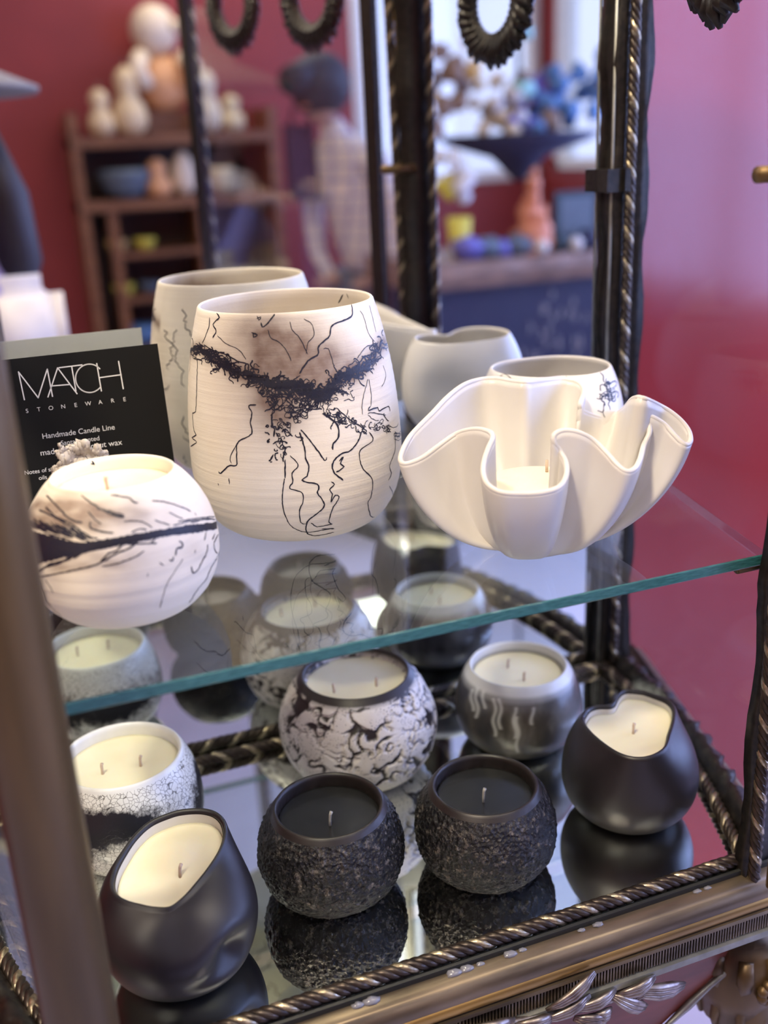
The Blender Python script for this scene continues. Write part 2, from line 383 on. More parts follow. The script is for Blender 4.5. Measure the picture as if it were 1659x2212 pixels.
rope([(*cor(FL, 0, .003), .0045), (*cor(FR, -.006, .003), .0045)], .0050, name='front_rope')
rope([(*cor(BL, .01, -.012), .0045), (*cor(BR_, -.012, -.012), .0045)], .0055, name='rear_rope')
# curved side ropes and their cast outer borders
def side_path(sg, off, z):
    a, b = (FR, BR_) if sg > 0 else (FL, BL); out = []
    for i in range(17):
        t = i/16; x = a[0]+(b[0]-a[0])*t; y = a[1]+(b[1]-a[1])*t
        bul = .018*math.sin(math.pi*t)
        out.append((x+sg*(off+bul), y, z))
    return out
for sg in (1, -1):
    rope(side_path(sg, -.010, .005), .0055, name='side_rope')
    inner, outer = side_path(sg, -.004, 0), side_path(sg, .012, 0)
    b = MB(); V = []; n = 60
    for i in range(n+1):
        t = i/n*16; k = min(15, int(t)); q = Vector(inner[k]).lerp(Vector(inner[k+1]), t-k); q2 = Vector(outer[k]).lerp(Vector(outer[k+1]), t-k)
        h = .012+.004*abs(math.sin(i*.9))+.003*noise.noise(Vector((i*.5, sg, 0)))
        V += [q+Vector((0, 0, -.004)), q+Vector((0, 0, .010)), (q+q2)/2+Vector((0, 0, h+.004)), q2+Vector((sg*.004*math.sin(i*1.3), 0, h)), q2+Vector((0, 0, -.02))]
    b.add(V, [(i*5+k, i*5+k+1, i*5+k+6, i*5+k+5) for i in range(n) for k in range(4)]+[(0, 1, 2, 3, 4), tuple(n*5+k for k in (4, 3, 2, 1, 0))])
    cab(b, 'cast_border', 'black_iron', True)
# floor mirror's bulged side lobes
for sg in (1, -1):
    P = side_path(sg, 0, 0); cab(MB().prism([(p[0], p[1]) for p in P], -.004, -.0002), 'mirror_lobe', 'mirror_floor')
# base mouldings swept round the front and both sides
BX = .022
BQ = [(BL[0]-BX-.02, BL[1]+.02), (FL[0]-BX, FL[1]), (FR[0]+BX, FR[1]), (BR_[0]+BX+.02, BR_[1]+.02)]
def sweep(profile, name, mat, smooth=True):       # profile: (outward distance, z)
    b = MB(); V = []; npf = len(profile)
    nrm = []
    for i in range(3):
        a, c = Vector(BQ[i]), Vector(BQ[i+1]); d = (c-a).normalized(); nrm.append(Vector((d.y, -d.x)))
    for i in range(4):
        if i == 0: nn = nrm[0]
        elif i == 3: nn = nrm[2]
        else:
            nn = (nrm[i-1]+nrm[i]); nn = nn/(nn.dot(nrm[i]))
        for off, z in profile: V.append((BQ[i][0]+nn.x*off, BQ[i][1]+nn.y*off, z))
    F_ = [(i*npf+k, (i+1)*npf+k, (i+1)*npf+(k+1) % npf, i*npf+(k+1) % npf) for i in range(3) for k in range(npf)]
    F_ += [tuple(range(npf)), tuple(3*npf+k for k in range(npf))[::-1]]
    o = cab(b.add(V, F_), name, mat, smooth)
    me = o.data
    for e in me.edges:
        pass
    mod = o.modifiers.new('es', 'EDGE_SPLIT'); mod.split_angle = R(40)
    return o
sweep([(-.03, -.001), (.000, -.001), (.0025, .0015), (.0045, .001), (.0045, -.006), (-.03, -.006)], 'channel_strip', 'strip_black', False)
arc = [(.005+.0135*math.sin(a), -.0155+.0125*math.cos(a)) for a in [R(x) for x in range(0, 100, 11)]]
sweep([(-.03, -.004)]+arc+[(-.03, -.018)], 'upper_moulding', 'moulding')
arc2 = [(.0165+.0035*math.sin(a), -.0215+.0050*math.cos(a)) for a in [R(x) for x in range(0, 181, 20)]]
sweep([(-.03, -.0165)]+arc2+[(-.03, -.0265)], 'gilt_bead', 'moulding_gold')
sweep([(-.03, -.0265), (.0205, -.0265), (.0215, -.0285), (.019, -.029), (-.03, -.029)], 'fillet', 'moulding')
sweep([(-.03, -.029), (.0175, -.029), (.0175, -.0425), (-.03, -.0425)], 'reeded_band', 'strip_black', False)
reed = MB()
x = BQ[1][0]-.015
while x < BQ[2][0]+.015:
    wd = .0016+.0005*random.random(); h0 = .0012*random.random(); reed.box(x, x+wd*.62, FR[1]-.0205, FR[1]-.0170, -.0422+h0, -.0292); x += wd+.0006
rd = cab(reed, 'reeding', 'moulding'); rd['kind'] = 'stuff'
sweep([(-.03, -.0425), (.019, -.0425), (.0225, -.0435), (.0235, -.0475), (.021, -.0495), (.004, -.0500), (-.03, -.050)], 'lower_ledge', 'ledge')
# apron: arched mahogany boards with a cast lower edge
def apron(a, b, rise, name):
    A, B = Vector((*a, 0)), Vector((*b, 0)); d = (B-A); n = Vector((d.y, -d.x, 0)).normalized(); k = 28; V = []; E = []
    for i in range(k+1):
        t = i/k; e = min(t, 1-t)*2; zb = -.078-rise*(1-math.cos(min(1, e*1.6)*math.pi))/2
        p = A+d*t
        V += [p+n*.002+Vector((0, 0, -.050)), p+n*.002+Vector((0, 0, zb)), p-n*.012+Vector((0, 0, zb)), p-n*.012+Vector((0, 0, -.050))]
        E.append(p+n*.004+Vector((0, 0, zb-.002)))
    o = cab(MB().add(V, [(i*4+q, i*4+(q+1) % 4, i*4+4+(q+1) % 4, i*4+4+q) for i in range(k) for q in range(4)]+[(0, 3, 2, 1), tuple(k*4+q for q in (0, 1, 2, 3))]), name, 'mahogany')
    cab(MB().tube(E, [.0026+.0008*math.sin(i*2.4) for i in range(len(E))], 6), 'apron_edging', 'ledge', True)
apron(BQ[1], BQ[2], .070, 'front_apron'); apron(BQ[0], BQ[1], .02, 'side_apron'); apron(BQ[2], BQ[3], .02, 'side_apron')
cab(MB().box(BQ[0][0]+.01, BQ[3][0]-.01, BQ[0][1]-.02, BQ[0][1], -.10, -.006), 'rear_apron', 'mahogany')
# cabriole legs with cast acanthus caps
for cx, cy, sx, sy in ((BQ[1][0], BQ[1][1], -1, -1), (BQ[2][0], BQ[2][1], 1, -1), (BQ[0][0]+.02, BQ[0][1]-.02, -1, 1), (BQ[3][0]-.02, BQ[3][1]-.02, 1, 1)):
    pts, rd_ = [], []
    for i in range(22):
        t = i/21; z = -.072+(FLOORZ+.072)*t
        o_ = .018*math.sin(t*2*math.pi*.85)-.01*t
        pts.append((cx-sx*.020+sx*o_, cy-sy*.014+sy*o_, z)); rd_.append(.016*(1-t)+.011+(.010*max(0, (t-.93)/.07)))
    lg = cab(MB().tube(pts, rd_, 14), 'leg', 'bronze_tube', True)
    cp = MB()
    c0 = Vector((cx-sx*.018, cy-sy*.013, -.100))
    for q in range(9):
        a = 2*math.pi*q/9; pp = []
        for i in range(7):
            t = i/6; rr = .030-.006*t+.004*math.sin(t*9); pp.append(c0+Vector((rr*math.cos(a), rr*math.sin(a), .022-.075*t)))
        cp.tube(pp, [.006, .0072, .0068, .006, .005, .0038, .002], 6)
    cp.lathe([(.026, -.05), (.032, -.02), (.034, .0), (.032, .018), (.026, .03)], c0, 18)
    cap_ = rel(cp.build('cast_cap', M['bronze_tube'], None, True), CAB)
    ro = MB()
    for q in range(7):
        a = 2*math.pi*q/7; c1 = c0+Vector((0, sy*.036, -.004)); ro.ball(c1+Vector((.0065*math.cos(a), 0, .0065*math.sin(a))), .0048, 8)
    ro.ball(c0+Vector((0, sy*.039, -.004)), .004, 8)
    rel(ro.build('rosette', M['bronze_tube'], None, True), CAB)
# posts
cab(MB().tube([(-.020, .450, -.09), (-.020, .450, .86)], .0188, 40), 'front_post', 'bronze_tube', True)
def post(x, y, name, w=.034, dep=.010, ang=0, z0=-.002, z1=.86, wavy=1):
    b = MB(); n = 90; V = []; c, s = math.cos(ang), math.sin(ang)
    for i in range(n+1):
        z = z0+(z1-z0)*i/n; wv = .0022*math.sin(i*.55)+.0016*noise.noise(Vector((i*.7, x*9, 0)))
        for dx, dy in ((-w/2-wv*wavy, 0), (-w/2-wv*wavy+.002, -dep), (-.004, -dep*.7), (w/2-.006, -dep*.7), (w/2+wv, -dep), (w/2+wv+.001, 0)):
            V.append((x+dx*c-dy*s, y+dx*s+dy*c, z))
    b.add(V, [(i*6+k, i*6+(k+1) % 6, i*6+6+(k+1) % 6, i*6+6+k) for i in range(n) for k in range(6)]+[tuple(range(6))[::-1], tuple(n*6+k for k in range(6))])
    return cab(b, name, 'black_iron', True)
post(.524, .797, 'rear_post', .034, .012, 0)
rope([(.5215, .782, .006), (.5215, .782, .85)], .0046, lead=-.027, name='post_rope')
post(-.104, .797, 'rear_post', .034, .012, 0)
rope([(-.1, .782, .006), (-.1, .782, .85)], .0046, lead=-.027, name='post_rope')
post(.4570, .4945, 'front_post', .036, .010, R(8), z0=-.03)
rope([(.4475, .4815, -.028), (.4340, .4815, .85)], .0050, lead=-.027, name='post_rope')
rope([(.474, .502, .002), (.474, .502, .85)], .0050, lead=-.027, name='post_rope')
rope([(.4475, .4815, -.028), (.463, .470, -.045), (.486, .462, -.075), (.490, .462, -.10)], .0052, name='corner_rope')
cab(MB().tube([(.507, .788, .004), (.507, .788, .85)], .0013, 6), 'thin_bead', 'ledge', True)
cab(MB().box(.499, .514, .782, .7995, .463, .482).box(.514, .520, .778, .7995, .463, .482), 'mirror_clip', 'black_iron')
# top rails and cornice
for a, b2 in ((FL, FR), (FR, BR_), (BR_, BL), (BL, FL)):
    A, B = Vector((*a, 0)), Vector((*b2, 0)); d = (B-A).normalized()*.0; n = Vector(((B-A).y, -(B-A).x, 0)).normalized()*.010
    cab(MB().prism([A+n, B+n, B-n, A-n], .86, .89), 'top_rail', 'black_iron')
# side glass panes
for sg, a, b2 in ((1, FR, BR_), (-1, FL, BL)):
    A, B = Vector((*a, 0)), Vector((*b2, 0)); A, B = A.lerp(B, .05), A.lerp(B, .965); n = Vector(((B-A).y, -(B-A).x, 0)).normalized()*.0015
    cab(MB().prism([A+n, B+n, B-n, A-n], .012, .86), 'side_pane', 'side_glass')
# shelf pins
pins = [(*aty(1648, 377, .497)[:1], .497, aty(1648, 377, .497).z), (.434, .505, .2355), (-.005, .500, .2355), (.500, .785, .2355), (-.08, .785, .2355)]
for px, py, pz in pins:
    sx = 1 if px > .2 else -1
    cab(MB().tube([(px+sx*.035, py, pz), (px-sx*.004, py, pz)], .0048, 14), 'shelf_pin', 'bronze_tube', True)
# cast oak-leaf wreaths: on the side pane, its twin, and two on the open door
def wreath(c, ux, name='wreath', rad=.052, drop=None):
    c = Vector(c); ux = Vector(ux).normalized(); uz = Vector((0, 0, 1)); un = ux.cross(uz); b = MB(); rnd = random.Random(5)
    for q in range(30):
        a = 2*math.pi*q/30; base = c+(ux*math.cos(a)+uz*math.sin(a))*rad*.72
        for s_ in (-1, 0, 1):
            d = (ux*math.cos(a+s_*.5)+uz*math.sin(a+s_*.5)); tgt = base+d*rad*(.34+.12*rnd.random())*(1 if s_ else .7)
            b.tube([base-d*rad*.2, base.lerp(tgt, .5)+un*.003*s_, tgt], [rad*.06, rad*.12, rad*.04], 6)
        b.ball(base+un*.003, rad*.13, 6)
    return rel(b.build(name, M['black_iron'], None, True), CAB)
sd = Vector((BR_[0]-FR[0], BR_[1]-FR[1], 0)).normalized()
wp = aty(1518, 38, .622); wreath((FR[0]+sd.x*.145, FR[1]+sd.y*.145, .633), sd)
wreath((FL[0]-sd.x*.145, FL[1]+sd.y*.145, .633), (-sd.x, sd.y, 0))
# the open door, seen in the mirror
HG = Vector((.450, .452, 0)); fe = mir(425, 300, .06); FE = Vector((fe.x, fe.y, 0)); dd = (FE-HG).normalized(); dn = Vector((-dd.y, dd.x, 0))
DOOR = tag(bpy.data.objects.new('door', None), None); COL.objects.link(DOOR); DOOR.parent = CAB; DOOR.location = HG-Vector(CAB.location)
def dpart(mb, name, mat, smooth=False): return rel(mb.build(name, M[mat], None, smooth), DOOR)
DL = (FE-HG).length
for nm, s0 in (('hinge_stile', .036), ('free_stile', DL)):
    p = HG+dd*s0
    dpart(MB().prism([p-dd*.010-dn*.004, p+dd*.010-dn*.004, p+dd*.010+dn*.004, p-dd*.010+dn*.004], .012, .85), nm, 'black_iron')
    o = rope([(*(p+dd*(-.008 if s0 > .1 else .008)+dn*.007)[:2], .015), (*(p+dd*(-.008 if s0 > .1 else .008)+dn*.007)[:2], .845)], .0042, name='stile_rope')
    o.parent = DOOR; o.location = -(HG)
for z in (.018, .842):
    dpart(MB().prism([HG-dn*.005, FE-dn*.005, FE+dn*.005, HG+dn*.005], z-.010, z+.010), 'rail', 'black_iron')
dpart(MB().prism([HG+dd*.012-dn*.0012, FE-dd*.012-dn*.0012, FE-dd*.012+dn*.0012, HG+dd*.012+dn*.0012], .028, .83), 'glass_pane', 'pane')
for z in (.12, .44, .60, .78):
    dpart(MB().tube([HG+Vector((.004, .012, z-.03)), HG+Vector((.004, .012, z+.03))], .0062, 12), 'hinge', 'bronze_tube', True)
cab(MB().tube([HG+Vector((-.001, .012, 0)), HG+Vector((-.001, .012, .85))], .0048, 12), 'hinge_rod', 'moulding_gold', True)
for px, py in ((497, 8), (668, -8)):
    # where the mirrored ray meets the door
    d = ray(px, py); d = Vector((d.x, -d.y, d.z)); o2 = Vector((0, 2*MY, CAMZ)); k = (HG-o2).dot(dn)/d.dot(dn); p = o2+d*k
    o = wreath(p+dn*.004, dd, 'wreath', .055); o.parent = DOOR; o.location = -HG
# pewter laurel spray on the apron
spr = MB(); yb = BQ[1][1]-.024
def leaf(b, p0, p1, wd, up=.004):
    p0, p1 = Vector(p0), Vector(p1); mid = [p0.lerp(p1, t)+Vector((0, -up*math.sin(t*math.pi), 0)) for t in (0, .25, .5, .75, 1)]
    for o_ in (-.5, 0, .5):
        off = Vector((0, 0, 1)).cross((p1-p0).normalized()).normalized()
        off = Vector(((p1-p0).z, 0, -(p1-p0).x)).normalized()*wd*o_
        b.tube([q+off*s for q, s in zip(mid, (.3, .8, 1, .9, .5))], [wd*.15, wd*.30, wd*.42, wd*.42, wd*.16], 6)
for px0, py0, px1, py1, wd in ((1180, 2182, 1285, 2100, .0055), (1330, 2150, 1415, 2110, .006), (1355, 2140, 1478, 2128, .0075), (1320, 2150, 1395, 2175, .0065), (1240, 2180, 1330, 2138, .0055),
                               (1270, 2195, 1320, 2180, .006), (1170, 2205, 1275, 2150, .005), (1240, 2200, 1315, 2195, .007), (1110, 2215, 1195, 2195, .007), (1010, 2222, 1110, 2205, .007), (1400, 2120, 1355, 2160, .004)):
    a, b_ = aty(px0, py0, yb), aty(px1, py1, yb); leaf(spr, a, b_, wd)
stem = [aty(px, py, yb+.002) for px, py in ((950, 2235), (1080, 2215), (1200, 2190), (1300, 2165), (1380, 2130))]
spr.tube(stem, .0032, 8)
cab(spr, 'laurel_spray', 'silver_leaf', True)
# dried glue blobs along the front channel
for px, py, r_ in ((800, 2158, .0042), (770, 2166, .0032), (978, 2098, .0040), (1005, 2088, .0036), (1036, 2080, .0022), (1098, 2056, .0036), (1125, 2047, .0022), (1250, 2002, .0022), (1290, 1995, .0030), (1505, 1925, .0024), (1525, 1915, .0022)):
    p = atz(px, py, -.003); p.y = max(.474, min(p.y, .484))
    cab(MB().ball(p, r_, 10, (1.5, .8, .55), .5), 'glue_blob', 'glue', True)

# ------------------------------------------------------------------ glass shelf
HS = .245
SH = empty('glass_shelf', (.21, .65, HS-.008), 'clear glass shelf with teal front edge carrying the white pottery', 'shelf')
SQ = [(-.027, .497), (.4475, .497), (.508, .788), (-.088, .788)]
rel(MB().add([(*p, HS) for p in SQ], [(0, 1, 2, 3)]).add([(*p, HS-.0075) for p in SQ], [(3, 2, 1, 0)]).build('glass_plate', M['glass_shelf']), SH)
e_ = MB(); e2 = MB()
for i in range(4):
    a, b_ = Vector(SQ[i]), Vector(SQ[(i+1) % 4]); n = Vector(((b_-a).y, -(b_-a).x)).normalized()*.0006; k = 60 if i == 0 else 8; V = []
    for j in range(k+1):
        p = a.lerp(b_, j/k); c = .0003*noise.noise(Vector((j*1.1, i, 0)))
        V += [(p.x, p.y, HS), (p.x+n.x, p.y+n.y, HS-.0008+c), (p.x+n.x, p.y+n.y, HS-.0068+c), (p.x, p.y, HS-.0075)]
    (e_ if i == 0 else e2).add(V, [(j*4+q, j*4+q+1, j*4+q+5, j*4+q+4) for j in range(k) for q in range(3)])
o = rel(e_.build('polished_edge', M['glass_edge'], None, False), SH); o['label'] = 'teal front edge of the glass'
rel(e2.build('clear_edge', M['edge_clear'], None, False), SH)

# ------------------------------------------------------------------ vessels
def rfun(Rm, H, rr, br, zm, z):
    if z < zm: a = math.acos(max(-1, min(1, 1-z/zm))); return br+(Rm-br)*math.sin(a)
    k2 = 1-(rr/Rm)**2; t = (z-zm)/(H-zm); return Rm*math.sqrt(max(.0001, 1-k2*t*t))
def vessel(X, Y, z0, Rm, H, rr, zmf, brf=.45, thick=.0032, depth=.012, rim_fn=None, deform=None, seg=128, lip=.0014, nz=56, wall_to_bottom=False):
    """rings from the foot, up the outside, over the lip and down the inside; rim_fn(angle) -> (radius, height)"""
    zm = H*zmf; br = Rm*brf; rings = []
    def ring(fn): rings.append([fn(2*math.pi*k/seg) for k in range(seg)])
    def pt(a, r_, z, dfm=True):
        p = Vector((X+r_*math.cos(a), Y+r_*math.sin(a), z0+z))
        return deform(p, a, z) if (deform and dfm) else p
    rim = rim_fn or (lambda a: (rr, H))
    ring(lambda a: pt(a, br*.6, .0015)); ring(lambda a: pt(a, br*.9, .0))
    for i in range(nz+1):
        t = i/nz
        def f(a, t=t):
            ra, ha = rim(a)
            if t < .5: z = zm*(1-math.cos(t*math.pi)); return pt(a, rfun(Rm, ha, ra, br, zm, z), z)
            z = zm+(ha-zm)*((t-.5)*2); return pt(a, rfun(Rm, ha, ra, br, zm, z), z)
        ring(f)
    for dr, dz in ((-.25*thick, lip*.7), (-.5*thick, lip), (-.75*thick, lip*.7), (-thick, 0)):
        ring(lambda a, dr=dr, dz=dz: pt(a, rim(a)[0]+dr, rim(a)[1]+dz))
    n_out = len(rings)
    if wall_to_bottom:
        for i in range(1, 26):
            t = i/25
            def f(a, t=t):
                ra, ha = rim(a); z = ha-(ha-.006)*t; return pt(a, max(.004, rfun(Rm, ha, ra, br, zm, z)-thick), z)
            ring(f)
        ring(lambda a: pt(a, .001, .006, False))
    else:
        for i in range(1, 7):
            t = i/6; ring(lambda a, t=t: pt(a, rim(a)[0]-thick, rim(a)[1]-depth*1.35*t))
    V = [v for r_ in rings for v in r_]
    F_ = [(i*seg+k, i*seg+(k+1) % seg, (i+1)*seg+(k+1) % seg, (i+1)*seg+k) for i in range(len(rings)-1) for k in range(seg)]
    F_.append(tuple(range(seg))[::-1])
    return V, F_, rings
def add_wax(t, X, Y, rings_fn, z, mat, wicks, wmat='wick', label=None, dome=.0015, wz=.010):
    """a wax fill whose outline follows rings_fn(angle) -> radius, and its wicks"""
    seg = 72; V = []; F_ = []
    rs = (1, .985, .93, .7, .4)
    for q, s in enumerate(rs):
        for k in range(seg):
            a = 2*math.pi*k/seg; r_ = rings_fn(a)*s; zz = z(a) if callable(z) else z
            V.append((X+r_*math.cos(a), Y+r_*math.sin(a), zz+(-.0012 if q == 0 else (.0004 if q == 1 else 0)+dome*(1-s)*.3)))
    zc = sum(v[2] for v in V[-seg:])/seg
    V.append((X, Y, zc)); F_ = [(q*seg+k, q*seg+(k+1) % seg, (q+1)*seg+(k+1) % seg, (q+1)*seg+k) for q in range(4) for k in range(seg)]+[(4*seg+k, 4*seg+(k+1) % seg, 5*seg) for k in range(seg)]
    o = rel(mesh('wax', V, F_, mat), t)
    bv = BVHTree.FromPolygons([Vector(v) for v in V], F_)
    for (px, py) in wicks:
        d = ray(px, py).normalized(); h = bv.ray_cast(O, d)
        p = h[0] if h[0] else Vector((X, Y, zc))
        wk = MB(); jx = random.uniform(-.0008, .0008)
        wk.tube([p+Vector((0, 0, -.002)), p+Vector((jx*.3, 0, wz*.4)), p+Vector((jx, 0, wz*.8)), p+Vector((jx*1.5+.0006, 0, wz))], [.0011, .0010, .0011, .0013], 8)
        rel(wk.build('wick', M[wmat], None, True), t)
    return o
def attr(o, name, fn):
    me = o.data; at = me.attributes.new(name, 'FLOAT', 'POINT'); off = Vector((0, 0, 0))
    at.data.foreach_set('value', [fn(v.co) for v in me.vertices])
def facing(p, c): return (Vector((p.x-c[0], p.y-c[1], 0))).dot(Vector((O.x-c[0], O.y-c[1], 0))) > 0
def pix(p):
    q = p-O; w_ = q.dot(CF); return 829.5+FPX*q.dot(CR)/w_, 1106-FPX*q.dot(CU)/w_

# carbon lines: thin ribbons laid on a vessel's wall
class Lines:
    def __init__(s, V, F_): s.bv = BVHTree.FromPolygons([Vector(v) for v in V], F_); s.b = MB()
    def cast(s, x, y):
        h = s.bv.ray_cast(O, ray(x, y).normalized()); return (h[0], h[1]) if h[0] else None
    def cast_az(s, c, a, z):
        o = Vector((c[0]+.3*math.cos(a), c[1]+.3*math.sin(a), z)); h = s.bv.ray_cast(o, Vector((-math.cos(a), -math.sin(a), 0))); return (h[0], h[1]) if h[0] else None
    def ribbon(s, hits, wd):
        run = []
        for h in list(hits)+[None]:
            if h and (not run or (h[0]-run[-1][0]).length < .02): run.append(h); continue
            if len(run) > 1:
                V = []; n = len(run)
                for i, (p, nr) in enumerate(run):
                    t = (run[min(i+1, n-1)][0]-run[max(i-1, 0)][0])
                    if t.length < 1e-7: t = Vector((1, 0, 0))
                    sd_ = nr.cross(t).normalized(); w_ = wd*(.35 if i in (0, n-1) else 1)*(.75+.5*random.random())*.5
                    if nr.dot(O-p) < 0 and False: nr = -nr
                    q = p+nr*.00022; V += [q-sd_*w_, q+sd_*w_]
                s.b.add(V, [(2*i, 2*i+1, 2*i+3, 2*i+2) for i in range(n-1)])
            run = [h] if h else []
    def px(s, pts, wpx=3, jit=0, step=6):
        P = smooth_path(pts, step)
        if jit: P = [(x+random.uniform(-jit, jit), y+random.uniform(-jit, jit)) for x, y in P]
        s.ribbon([s.cast(*p) for p in P], wpx*.00034)
    def patch(s, top, bot, n=60, rows=6, jag=2.5):
        T, Bm = resample(top, n), resample(bot, n); V = []; F_ = []
        ok = True
        for i in range(n+1):
            for j in range(rows+1):
                t = j/rows; jj = random.uniform(-jag, jag) if j in (0, rows) else 0
                h = s.cast(T[i][0]+(Bm[i][0]-T[i][0])*t, T[i][1]+(Bm[i][1]-T[i][1])*t+jj)
                V.append(h[0]+h[1]*.0002 if h else None)
        for i in range(n):
            for j in range(rows):
                f = (i*(rows+1)+j, i*(rows+1)+j+1, (i+1)*(rows+1)+j+1, (i+1)*(rows+1)+j)
                if all(V[k] is not None for k in f): F_.append(f)
        V = [v if v is not None else Vector((0, 0, 0)) for v in V]
        used = sorted({k for f in F_ for k in f}); mp = {k: i for i, k in enumerate(used)}
        s.b.add([V[k] for k in used], [tuple(mp[k] for k in f) for f in F_])
    def build(s, parent, name='carbon_veins'):
        o = s.b.build(name, M['carbon'], None, True); rel(o, parent); o['kind'] = 'stuff'; o['label'] = 'black carbon veins'; return o
def resample(pts, n):
    d = [0]
    for a, b in zip(pts, pts[1:]): d.append(d[-1]+math.dist(a, b))
    out = []; j = 0
    for i in range(n+1):
        s = d[-1]*i/n
        while j < len(pts)-2 and s > d[j+1]: j += 1
        t = (s-d[j])/max(1e-9, d[j+1]-d[j]); out.append(tuple(pts[j][k]+(pts[j+1][k]-pts[j][k])*t for k in range(len(pts[0]))))
    return out
def smooth_path(pts, step):
    if len(pts) < 3: return resample(pts, max(2, int(math.dist(pts[0], pts[-1])/step)))
    out = []
    P = [pts[0]]+list(pts)+[pts[-1]]
    for i in range(1, len(P)-2):
        p0, p1, p2, p3 = P[i-1:i+3]; n = max(2, int(math.dist(p1, p2)/step))
        for k in range(n):
            t = k/n
            out.append(tuple(.5*(2*p1[c]+(p2[c]-p0[c])*t+(2*p0[c]-5*p1[c]+4*p2[c]-p3[c])*t*t+(3*p1[c]-p0[c]-3*p2[c]+p3[c])*t**3) for c in (0, 1)))
    out.append(pts[-1]); return out
def squiggle(x, y, n, step, curl, bias=None):
    a = random.uniform(0, 6.28); pts = [(x, y)]; da = 0
    for i in range(n):
        da = da*.6+random.uniform(-curl, curl); a += da
        if bias is not None: a += .18*math.sin(bias-a)
        x += step*math.cos(a); y += step*math.sin(a); pts.append((x, y))
    return pts
def seg_dist(p, a, b):
    vx, vy = b[0]-a[0], b[1]-a[1]; t = max(0, min(1, ((p[0]-a[0])*vx+(p[1]-a[1])*vy)/max(1e-9, vx*vx+vy*vy)))
    return math.hypot(p[0]-a[0]-vx*t, p[1]-a[1]-vy*t)
def poly_dist(p, pts): return min(seg_dist(p, a, b) for a, b in zip(pts, pts[1:]))

